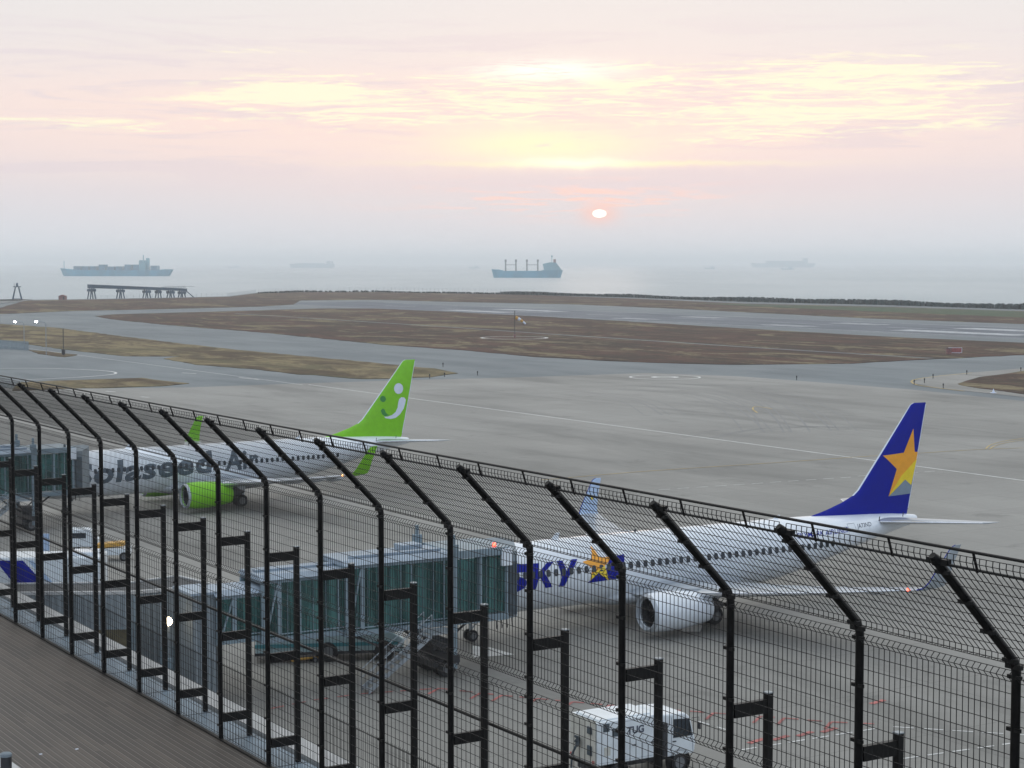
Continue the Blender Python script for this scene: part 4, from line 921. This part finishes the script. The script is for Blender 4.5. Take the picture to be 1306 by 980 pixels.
for x in (1.9, 2.85):
    q = MB(); q.box((x, .0, 1.55), (.18, .05, .04)); q.build('door_handle', M['dark'], bx)
for y in (.25, 1.95):
    q = MB(); q.box((.0, y, 1.0), (.04, .16, .12)); q.build('tail_light', M['redpaint'], bx)
for x in (1.4, 2.35, 3.05): 
    q = MB(); q.box((x, .022, 1.79), (.015, .006, 1.7)); q.build('panel_joint', M['panelline'], bx)
cu = bpy.data.curves.new('t', 'FONT'); cu.body = 'TUG'; cu.size = .42; cu.extrude = .004; cu.offset = .012
o = bpy.data.objects.new('t', cu); COL.objects.link(o); me = bpy.data.meshes.new_from_object(o.evaluated_get(bpy.context.evaluated_depsgraph_get())); bpy.data.objects.remove(o)
o = bpy.data.objects.new('lettering', me); me.materials.append(M['regink']); COL.objects.link(o); o.parent = bx; o.location = (1.55, .012, 2.05); o.rotation_euler = (math.pi/2, 0, 0)
q = MB()
prof = [(3.3, .75), (5.05, .75), (5.15, 1.2), (5.08, 1.55), (4.85, 2.35), (4.6, 2.55), (3.45, 2.62), (3.3, 2.5)]
q.plate([(x, .08, z) for x, z in prof], (0, 2.04, 0)); cb = q.build('cab', M['truck'], tk, bevel=.07)
q = MB(); q.plate([(3.95, .06, 1.55), (4.95, .06, 1.55), (4.78, .06, 2.3), (3.98, .06, 2.36)], (0, .03, 0)); q.build('side_window', M['win'], cb)
q = MB(); q.plate([(5.10, .2, 1.58), (5.10, 2.0, 1.58), (4.87, 1.95, 2.32), (4.87, .25, 2.32)], (.03, 0, .01)); q.build('windscreen', M['win'], cb)
q = MB(); q.plate([(3.85, .066, .85), (3.87, .066, .85), (3.87, .066, 2.45), (3.85, .066, 2.45)], (0, .02, 0)); q.plate([(4.98, .066, .85), (5.0, .066, .85), (4.98, .066, 1.5), (4.96, .066, 1.5)], (0, .02, 0)); q.build('door_seam', M['panelline'], cb)
q = MB(); q.box((4.0, .05, 1.4), (.16, .05, .04)); q.build('door_handle', M['dark'], cb)
q = MB(); q.tube([(4.9, .05, 2.3), (5.15, -.12, 2.35), (5.15, -.14, 1.95)], .015, 5); q.box((5.15, -.14, 1.98), (.08, .14, .28)); q.build('mirror', M['dark'], cb)
q = MB(); q.box((3.42, .0, 1.55), (.26, .24, 1.5)); q.build('exhaust_stack', M['dark'], tk, bevel=.05)
for x in (1.1, 4.3):
    for y in (.22, 1.98):
        g_ = MB(); g_.lathe([(-.17, .54), (.17, .54), (.17, .48), (-.17, .48)], (x, y, .5), (0, 1, 0), 20); g_.build('wheel_arch', M['dark'], tk); wheel(tk, (x, y, .44), .44, .3)
for y in (.35, 1.85):
    q = MB(); q.box((5.14, y, .95), (.05, .28, .16)); q.build('headlight', M['pale'], cb)

# pale teal tow tractor under the near bridge
tt = empty('tow_tractor', (-13.9, 97.4, .02), .14, 'pale teal low tow tractor with black wheel arches under the near boarding bridge', 'tractor')
q = MB(); q.plate([(0, 0, .45), (8.0, 0, .45), (8.1, 0, 1.1), (7.4, 0, 1.55), (4.9, 0, 1.75), (.25, 0, 1.75), (0, 0, 1.55)], (0, 2.4, 0)); bd = q.build('body', M['teal'], tt, bevel=.08)
q = MB(); q.box((3.9, -.02, .95), (7.9, .03, .2)); q.build('side_band', M['tealdark'], bd)
q = MB(); q.box((3.2, 1.2, .5), (6.5, 2.45, .16)); q.build('skirt', M['dark'], bd)
q = MB(); q.plate([(5.6, .25, 1.70), (7.3, .25, 1.55), (7.1, .25, 2.3), (5.9, .25, 2.35)], (0, 1.9, 0)); cbn = q.build('cabin', M['ltblue'], tt, bevel=.06)
q = MB(); q.plate([(5.95, .22, 1.78), (7.1, .22, 1.7), (6.98, .22, 2.2), (6.1, .22, 2.22)], (0, .03, 0)); q.build('side_window', M['win'], cbn)
for x in (3.9, 7.0):
    for y in (.1, 2.3):
        g_ = MB(); g_.lathe([(-.1, .68), (.16, .68), (.16, .58), (-.1, .58)], (x, y, .72), (0, 1, 0), 22); g_.build('wheel_arch', M['dark'], tt); wheel(tt, (x, y, .55), .55, .36)
for x in (1.2, 2.6, 5.2):
    q = MB(); q.box((x, -.012, 1.35), (.5, .02, .12)); q.build('vent', M['dark'], bd)

# bus far left
bs = empty('ramp_bus', (-32.9, 112.4, 0), .03, 'long white ramp bus with dark blue slanted stripes parked beyond the corrugated walkway', 'bus')
q = MB(); q.box((3.6, 1.25, 1.95), (7.2, 2.5, 2.9)); bd = q.build('body', M['truck'], bs, bevel=.12)
q = MB(); q.plate([(.7, -.01, 3.2), (2.4, -.01, 3.2), (3.9, -.01, 1.5), (2.0, -.01, 1.5)], (0, .02, 0)); q.build('stripe', M['blue'], bd)
q = MB(); q.plate([(2.7, -.01, 3.2), (3.0, -.01, 3.2), (4.5, -.01, 1.5), (4.15, -.01, 1.5)], (0, .02, 0)); q.build('stripe', M['ltblue'], bd)
q = MB(); q.box((6.4, -.01, 2.75), (.9, .04, .35)); q.build('vent', M['dark'], bd, bevel=.02)
q = MB(); q.box((6.0, 1.25, 3.5), (1.6, 1.5, .25)); q.build('roof_unit', M['white'], bd, bevel=.05)
for x in (1.5, 5.8):
    for y in (.2, 2.3): wheel(bs, (x, y, .5), .5, .3)
# white van, yellow loader, blue board, trailers
vn = empty('baggage_tug', (-33.3, 136.0, 0), .1, 'small white baggage tug on the apron beyond the ramp bus', 'tug'); vn.scale = (.6, .8, .8)
q = MB(); q.plate([(0, 0, .4), (3.4, 0, .4), (3.4, 0, 1.1), (2.9, 0, 1.2), (2.4, 0, 2.05), (0, 0, 2.1)], (0, 1.6, 0)); bd = q.build('body', M['truck'], vn, bevel=.08)
q = MB(); q.box((1.1, -.01, 1.5), (1.7, .03, .5)); q.build('side_window', M['win'], bd)
for x in (.7, 2.7):
    for y in (.15, 1.45): wheel(vn, (x, y, .32), .32, .2)
ld = empty('belt_loader', (-30.6, 131.5, 0), .06, 'yellow belt loader on the apron near the green engine', 'loader')
q = MB(); q.plate([(.3, 0, 1.25), (.3, 0, .95), (2.3, 0, 1.1), (2.3, 0, 1.4)], (0, 1.0, 0)); q.build('belt', M['orangegse'], ld, bevel=.03)
q = MB(); q.box((1.3, .5, .7), (2.8, 1.3, .5)); q.build('body', M['truck'], ld, bevel=.05)
for x in (.4, 2.3):
    for y in (-.1, 1.1): wheel(ld, (x, y, .34), .34, .2)
bd_ = empty('blue_board', G(58, 741, 0), 0, 'tall light blue board standing behind the ramp bus', 'board')
q = MB(); q.box((0, 0, 2.45), (.62, .1, 1.6)); q.build('panel', M['ltblue'], bd_, bevel=.01)
q = MB(); q.box((-.2, 0, .85), (.05, .05, 1.7)); q.box((.2, 0, .85), (.05, .05, 1.7)); q.box((0, 0, .02), (.7, .4, .04)); q.build('stand', M['galv'], bd_)
def trailer(loc, rz, label):
    t = empty('baggage_trailer', loc, rz, label, 'trailer', 'baggage trailers beyond the walkway')
    q = MB(); q.box((0, 0, .5), (3.0, 1.5, .12)); fr = q.build('bed', M['galv'], t)
    for x in (-1.45, 1.45):
        q = MB(); 
        for y in (-.7, .7): q.tube([(x, y, .5), (x, y, 1.5)], .03, 5)
        q.tube([(x, -.7, 1.5), (x, .7, 1.5)], .03, 5); q.tube([(x, -.7, 1.0), (x, .7, 1.0)], .025, 5); q.build('end_rail', M['galv'], t)
    for x in (-1, 1):
        for y in (-.55, .55): wheel(t, (x, y, .22), .22, .14)
    return t
trailer((-25.8, 117.5, .02), .2, 'grey baggage trailer just right of the ramp bus')
trailer((-24.2, 114.5, .02), .3, 'grey baggage trailer nearest the corrugated walkway')
trailer((-36.5, 127.0, .02), .1, 'grey baggage trailer standing left of the blue board')
# yellow chock rail near first bridge
ck = empty('tow_bar', G(398, 871-26, 0), .5, 'orange tow bar lying on the apron beneath the near boarding bridge', 'tow bar')
q = MB(); q.tube([(-1.2, 0, .25), (1.2, 0, .25)], .07, 8); q.build('bar', M['orangegse'], ck, True)
q = MB(); q.tube([(-1.2, -.3, .25), (-1.2, .3, .25)], .05, 6); q.build('tow_head', M['orangegse'], ck)
wheel(ck, (.1, .2, .16), .16, .1, 12); wheel(ck, (.1, -.2, .16), .16, .1, 12)

# ------------------------------------------------------------------ airfield furniture
def apron_lamp(px, py, h, lab, lit=True):
    v = G(px, py, 0); e = empty('street_lamp', v, 0, lab, 'lamp post', 'lamp posts by the far apron road')
    q = MB(); q.tube([(0, 0, 0), (0, 0, h), (-.3, 0, h+.35), (-2.0, 0, h+.55)], .09, 6); q.build('pole', M['galv'], e)
    q = MB(); q.box((-2.2, 0, h+.5), (.7, .4, .16)); hd = q.build('lamp_head', M['galv'], e)
    q = MB(); q.box((-2.2, -.22, h+.42), (.5, .16, .3)); q.build('lens', M['lamp_cool'], hd)
apron_lamp(31, 446, 6.5, 'left one of two lit lamp posts by the far apron road')
apron_lamp(59, 453, 7.4, 'right one of two lit lamp posts by the far apron road')
v = G(81, 454, 0); e = empty('mast_pole', v, 0, 'slim unlit pole with a dark box at its foot on the grass tongue', 'pole')
q = MB(); q.tube([(0, 0, 0), (0, 0, 6.4)], .10, 6); q.build('pole', M['dark'], e)
q = MB(); q.box((0, 0, .9), (.7, .6, 1.2)); q.build('box', M['dark'], e)
# slatted screen fence far left
a_, c_ = G(-60, 441, 0), G(36, 447, 0)
sf = empty('screen_fence', c_, math.atan2((a_-c_).y, (a_-c_).x), 'pale blue-grey slatted fence at the far left edge of the apron', 'fence')
Ls = (a_-c_).length; q = MB()
for k in range(int(Ls/.5)): q.box((k*.5, 0, 1.1), (.3, .05, 2.2))
q.build('slats', M['brtrim'], sf); q = MB()
for z in (.5, 1.8): q.box((Ls/2, .06, z), (Ls, .05, .1))
q.build('rails', M['brtrim'], sf)
# windsock
v = G(656.5, 431.5, .15); e = empty('windsock', v, 0, 'orange and white windsock drooping from a pole in the painted circle', 'windsock')
q = MB(); q.tube([(0, 0, 0), (0, 0, 7.9)], .09, 6); q.build('pole', M['dark'], e)
for k, (r0, r1) in enumerate(((.55, .47), (.47, .39), (.39, .31), (.31, .24))):
    a_ = Vector((.2+.72*k, 0, 5.9-.22*k-.06*k*k)); c_ = Vector((.2+.72*(k+1), 0, 5.9-.22*(k+1)-.06*(k+1)**2))
    q = MB(); q.tube([a_, c_], r0, 12, False, r1); q.build('sock', M['orangegse' if k % 2 == 0 else 'pale'], e, True)
q = MB(); q.box((0, 0, .6), (.5, .5, 1.0)); q.build('base_box', M['rust'], e)
# sign board
v = G(1218, 451.5, .1); e = empty('taxiway_sign', v, 0, 'low red taxiway sign board with white border in the grass', 'sign')
q = MB(); q.box((0, 0, .85), (3.2, .25, 1.3)); pn = q.build('panel', M['redpaint'], e, bevel=.02)
q = MB()
for z in (.28, 1.44): q.box((0, -.14, z), (3.2, .03, .1))
for x in (-1.58, 1.58): q.box((x, -.14, .86), (.1, .03, 1.2))
q.build('border', M['pale'], pn)
q = MB()
for x in (-1, 1): q.box((x, 0, .12), (.12, .12, .3))
q.build('foot', M['galv'], e)
v = G(1210, 452, .1); e = empty('equipment_cabinet', v, 0, 'dark cabinet standing beside the red taxiway sign', 'cabinet')
q = MB(); q.box((0, 0, .7), (1.2, .8, 1.3)); q.build('body', M['rust'], e, bevel=.04); q = MB(); q.box((0, 0, 1.4), (1.35, .95, .1)); q.build('lid', M['dark'], e)
# edge markers around the taxiway bends
mk = None
for i, (px, py) in enumerate([(1166, 490.5), (1179, 488.5), (1203, 495.5), (1233, 478), (1190, 483), (567, 481), (609, 479), (565, 468), (548, 483), (1016, 485), (1302, 474)]):
    v = G(px, py, .05)
    if mk is None:
        mk = empty('edge_light', v, 0, 'small knee-high taxiway edge light on the pavement', 'light fitting', 'edge lights around the taxiway bends')
        q = MB(); q.tube([(0, 0, 0), (0, 0, .55)], .07, 6); q.build('stem', M['dark'], mk); q = MB(); q.lathe([(.5, .12), (.8, .12), (.85, .05)], (0, 0, 0), (0, 0, 1), 8, True); q.build('lamp', M['dark'], mk)
    else:
        c_ = copy_tree(mk); c_.location = v
v = G(1267, 501.5, .05); e = tag(MB().__class__().build('x', M['conc']) if False else None or empty('marker_cone', v, 0), 'small white cone lying at the taxiway edge', 'cone')
q = MB(); q.lathe([(0, .35), (.12, .35), (.12, .22), (.7, .04)], (0, 0, 0), (0, 0, 1), 10, True); q.build('body', M['pale'], e)
q = MB(); q.box((0, 0, .03), (.9, .9, .06)); q.build('base', M['pale'], e)

# shoreline: hedge, fence posts, red hut, beacon frame, approach pier
rnd = random.Random(3)
hb = MB(); hv, hf = [], []
hp = [G(*q) for q in [(330, 374.6), (383, 373.0), (480, 373.0), (640, 375.5), (800, 379.5), (946, 385), (1139, 389.5), (1306, 395), (1500, 401), (1700, 409)]]
for i in range(len(hp)-1):
    L = (hp[i+1]-hp[i]).length; n = int(L/(.9 if i < 3 else .36)); ht = .9 if i < 3 else 1.6+.3*(i-3)
    for k in range(n):
        p_ = hp[i].lerp(hp[i+1], (k+rnd.random())/n)+Vector((rnd.uniform(-2, 2), rnd.uniform(-4, 4), 0))
        h = min(4.0, ht+.7)*rnd.uniform(.7, 1.0)*(.9+.12*math.sin(p_.x*.11)+.1*math.sin(p_.x*.043+1)); r = rnd.uniform(.4, 1.1)
        vs = [p_+Vector((r*math.cos(a)*rnd.uniform(.6, 1.2), r*math.sin(a), z*h*rnd.uniform(.85, 1.1))) for z in (.05, .6, .9) for a in (0, 1.57, 3.14, 4.71)]+[p_+Vector((0, 0, h))]
        hb.add(vs, [(0, 1, 5, 4), (1, 2, 6, 5), (2, 3, 7, 6), (3, 0, 4, 7), (4, 5, 9, 8), (5, 6, 10, 9), (6, 7, 11, 10), (7, 4, 8, 11), (8, 9, 12), (9, 10, 12), (10, 11, 12), (11, 8, 12)])
tag(hb.build('shore_hedge', M['hedge']), 'long dark shrub belt along the shoreline behind the runway', 'shrubs', kind='stuff')
def shore_fence(pts, step, h, lab):
    P_ = [G(*q) for q in pts]; e = empty('shore_fence', P_[0], 0, lab, 'fence'); q = MB(); rr = MB(); cnt = 0
    for i in range(len(P_)-1):
        n = max(1, int((P_[i+1]-P_[i]).length/step))
        for k in range(n):
            v_ = P_[i].lerp(P_[i+1], k/n)-P_[0]; q.tube([v_, v_+Vector((0, 0, h))], .09, 4)
        for z in (h*.55, h*.9): rr.tube([P_[i]-P_[0]+Vector((0, 0, z)), P_[i+1]-P_[0]+Vector((0, 0, z))], .03, 4)
    o = q.build('posts', M['galv'], e); o['kind'] = 'stuff'; rr.build('rails', M['galv'], e)
shore_fence([(326, 374), (383, 372.3), (480, 372), (660, 374.8)], 4.0, 3.2, 'row of thin fence posts on the sea wall left of the hedge')
shore_fence([(112, 382), (202, 380.5), (290, 378.5), (326, 374)], 4.5, 2.4, 'low post fence along the shore under the approach pier')
q = MB()
wl = [G(*p_) for p_ in [(-60, 392), (10, 386), (33, 383.3)]]; q.plate([(v.x, v.y, .1) for v in wl]+[(v.x, v.y, 2.8*(2-i)/2+.3) for i, v in reversed(list(enumerate(wl)))], (2, 8, 0))
tag(q.build('sea_wall', M['conc']), 'pale concrete sea wall ramp at the far left shore', 'wall')
v = G(80, 382.6, 0); e = empty('red_hut', v, 0, 'small weathered red hut on the shore left of the pier', 'hut')
q = MB(); q.box((0, 0, 1.1), (4.2, 3, 2.2)); q.build('wall', M['rust'], e); q = MB(); q.plate([(-2.3, -1.7, 2.2), (2.3, -1.7, 2.2), (0, -1.7, 3.0)], (0, 3.4, 0)); q.build('roof', M['rust'], e); q = MB(); q.box((.9, -1.52, 1.0), (.8, .05, 1.7)); q.build('door', M['dark'], e)
v = G(22, 381.5, 0); v.z = -2.5; e = empty('beacon_frame', v, 0, 'small steel beacon tower on splayed legs at the far left shore', 'beacon')
for x, y in ((-3.2, -1), (3.2, -1), (-3.2, 1), (3.2, 1)):
    q = MB(); q.tube([(x, y, 0), (x*.3, y*.5, 9.5)], .28, 5); q.build('leg', M['pier'], e)
q = MB(); q.box((0, 0, 9.8), (4.2, 2.4, .5)); q.tube([(-2.6, -.9, 2.8), (2.6, -.9, 2.8)], .18, 4); q.build('platform', M['pier'], e)
q = MB(); q.lathe([(10, .7), (11.6, .7), (12.2, .2)], (0, 0, 0), (0, 0, 1), 10, True); q.tube([(-1.6, 0, 10), (-1.6, 0, 11.8)], .12, 4); q.build('lantern', M['pier'], e)
# approach-light pier
pa, pb_ = G(117, 381.5, 0), G(232, 379.5, 0)
an_ = math.atan2((pb_-pa).y, (pb_-pa).x); PL = (pb_-pa).length
e = empty('approach_pier', (pa.x, pa.y, -2.5), an_, 'steel approach-light pier on splayed legs standing off the shore', 'pier')
q = MB(); q.plate([(-2, -1.4, 9.0), (-2, -1.4, 11.2), (PL+3, -1.4, 8.0), (PL+3, -1.4, 6.4)], (0, 2.8, 0)); q.build('deck', M['pier'], e)
for k, f in enumerate((0, .31, .60, .73, .87, 1.0)):
    x = f*PL; zt = 10.4-3.0*f; dd = 1.6 if k != 3 else 1.0
    for sx in (-1, 1):
        for sy in (-1, 1):
            q = MB(); q.tube([(x+sx*dd*1.5, sy*1.6, 0), (x+sx*dd*.75, sy*1.2, zt*.62), (x+sx*dd*.4, sy*1, zt)], .42, 6); q.build('leg', M['pier'], e)
    q = MB(); q.box((x, 0, zt*.74), (dd*2.2+.8, 3.2, 1.5)); q.build('leg_cap', M['pier'], e)
for k in range(14):
    x = PL*.78+k*1.25; q = MB(); q.tube([(x, -1.2, 8.4), (x, -1.2, 9.8)], .12, 4); q.build('light_stub', M['pier'], e)
q = MB(); q.tube([(PL*.75, -1.2, 9.0), (PL+9, -1.2, 9.2)], .1, 4); q.tube([(PL+2, 0, 7.4), (PL+9, 0, 2.6)], .3, 5); q.build('gangway', M['pier'], e)

# ------------------------------------------------------------------ ships
M['shipbox'] = mat('stacked_boxes', (.04, .19, .28), .7, var=.3, scale=.08)
M['cranegrey'] = mat('crane_grey', (.15, .16, .17), .6, var=.1)
M['shipfaint'] = mat('ship_haze_tone', (.42, .54, .57), .6, var=.05, scale=.05)  # distant ships: extra haze fade mixed into the hull colour
def ship_root(px, Y, name, label, cat='ship', group='ships at anchor in the haze'):
    X = (px-653)/FPX*Y; return empty(name, (X, Y, -2.5), 0, label, cat, group)
def hull(mb, L, Bm, dk, rake=.03):
    """local x from bow (0) to stern (L); dk = list of (x fraction, deck height)"""
    secs = []
    for f in (0, .02, .05, .10, .18, .3, .5, .7, .85, .93, .98, 1.0):
        h = interp([(a, (c_,)) for a, c_ in dk], f) if False else None
        for a, c_ in zip(dk, dk[1:]):
            if a[0] <= f <= c_[0]: h = a[1]+(c_[1]-a[1])*(f-a[0])/max(1e-6, c_[0]-a[0])
        w = Bm/2*min(1, (f/.16)**.6+.03) if f < .16 else Bm/2*(1 if f < .9 else 1-(f-.9)*3.5)
        wl = w*(.55 if f < .1 else .95)
        xb = L*(f+(rake*(1-f/.12) if f < .12 else (-(f-.9)*.35 if f > .9 else 0)))
        x = L*f
        secs.append([Vector((xb, -wl, -.5)), Vector((xb, wl, -.5)), Vector((x, w, h)), Vector((x, -w, h))])
    mb.loft(secs)
s1 = ship_root(78, 3260, 'container_ship', 'hazy blue-grey container ship with stacked boxes at the left horizon')
q = MB(); hull(q, 201, 30, [(0, 14), (.10, 12.3), (.14, 10.5), (.9, 10.5), (.905, 12), (1, 12)]); q.build('hull', M['shipblue'], s1)
for x, w, h in ((26, 13, 7.2), (41, 12, 7.0), (56, 12, 7.0), (71, 12, 10), (86, 13, 6.6), (101, 12, 6.8), (117, 12, 10), (132, 12, 10), (163, 13, 8)):
    q = MB()
    for i in range(2): q.box((x+w*(.25+.5*i)-.4*(i-.5), 0, 10.5+h/2), (w/2-.9, 25, h))
    q.build('container_stack', M['shipbox'], s1)
q = MB(); q.box((149, 0, 18.5), (11, 26, 16)); q.box((147.5, 0, 27), (6, 30, 2.5)); q.tube([(149, 0, 28), (149, 0, 38)], .9, 5); q.build('bridge_house', M['shippale'], s1)
q = MB(); q.box((157, 0, 21), (5, 8, 22)); q.build('funnel', M['shippale'], s1)
q = MB(); q.tube([(7, 0, 13), (7, 0, 27)], .6, 5); q.build('foremast', M['shippale'], s1)
s2 = ship_root(627, 2918, 'bulk_carrier', 'blue bulk carrier with four deck cranes near the centre of the horizon')
q = MB(); hull(q, 114, 20, [(0, 13.5), (.14, 13), (.17, 11), (.72, 11), (.74, 12.5), (1, 12)]); q.build('hull', M['shipblue'], s2)
for x in (22.5, 39, 56.5, 74):
    q = MB(); q.tube([(x, 0, 10), (x, 0, 29)], 1.25, 8); q.box((x, 0, 27.2), (3.2, 3, 3.6)); q.build('crane', M['cranegrey'], s2)
for x in (22.5, 56.5):
    q = MB(); q.box((x+8.2, 0, 20.5), (16, 1.4, .9)); q.build('crane_jib', M['cranegrey'], s2)
q = MB(); q.plate([(79, -8, 11), (84, -8, 13), (82, -8, 22), (93, -8, 24.5), (103, -8, 24), (112, -8, 12.5), (110, -8, 11)], (0, 16, 0)); q.build('bridge_house', M['shippale'], s2)
q = MB(); q.box((101, 0, 26), (4, 5, 7)); q.build('funnel', M['rust'], s2)
q = MB(); q.tube([(96.5, 0, 24), (96.5, 0, 36)], .5, 5); q.box((96.5, 0, 34), (2.5, .5, 2)); q.build('mast', M['shippale'], s2)
s3 = ship_root(370, 8200, 'tanker', 'very faint tanker between the container ship and the bulk carrier')
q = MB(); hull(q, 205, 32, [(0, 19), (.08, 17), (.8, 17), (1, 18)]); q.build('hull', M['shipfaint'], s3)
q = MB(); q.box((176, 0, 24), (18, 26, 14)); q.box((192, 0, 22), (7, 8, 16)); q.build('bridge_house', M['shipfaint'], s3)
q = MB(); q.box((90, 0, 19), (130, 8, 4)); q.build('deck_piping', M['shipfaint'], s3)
s4 = ship_root(957, 9000, 'cargo_ship', 'large very faint cargo ship on the right part of the horizon')
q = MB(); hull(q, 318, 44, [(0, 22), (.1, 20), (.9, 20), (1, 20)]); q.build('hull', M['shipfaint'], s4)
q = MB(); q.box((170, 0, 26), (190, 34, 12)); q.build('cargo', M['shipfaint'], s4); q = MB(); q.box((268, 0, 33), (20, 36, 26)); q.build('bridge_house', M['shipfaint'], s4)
for i, (px, Y, L, lab) in enumerate(((995, 6200, 46, 'tiny faint boat below the large cargo ship'), (898, 7000, 42, 'tiny faint boat in the open water right of the bulk carrier'), (598, 7500, 45, 'tiny faint boat just left of the bulk carrier'), (291, 8500, 60, 'tiny faint boat left of the tanker'))):
    s_ = ship_root(px, Y, 'small_boat', lab, 'boat', 'small boats on the horizon')
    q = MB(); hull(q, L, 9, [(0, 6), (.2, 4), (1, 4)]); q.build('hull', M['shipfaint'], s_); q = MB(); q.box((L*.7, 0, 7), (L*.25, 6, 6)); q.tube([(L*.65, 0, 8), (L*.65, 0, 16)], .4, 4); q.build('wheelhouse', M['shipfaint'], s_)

# ------------------------------------------------------------------ haze
hz = MB(); hz.box((0, 20000, 33.5), (80000, 43000, 79))
hm = bpy.data.materials.new('haze'); hm.use_nodes = True; t = hm.node_tree; t.nodes.clear()
pv = t.nodes.new('ShaderNodeVolumePrincipled'); ou = t.nodes.new('ShaderNodeOutputMaterial'); t.links.new(pv.outputs[0], ou.inputs['Volume'])
pv.inputs['Color'].default_value = (.945, .975, 1, 1); pv.inputs['Density'].default_value = 1.8e-4; pv.inputs['Anisotropy'].default_value = .55
tag(hz.build('haze', hm), kind='stuff')
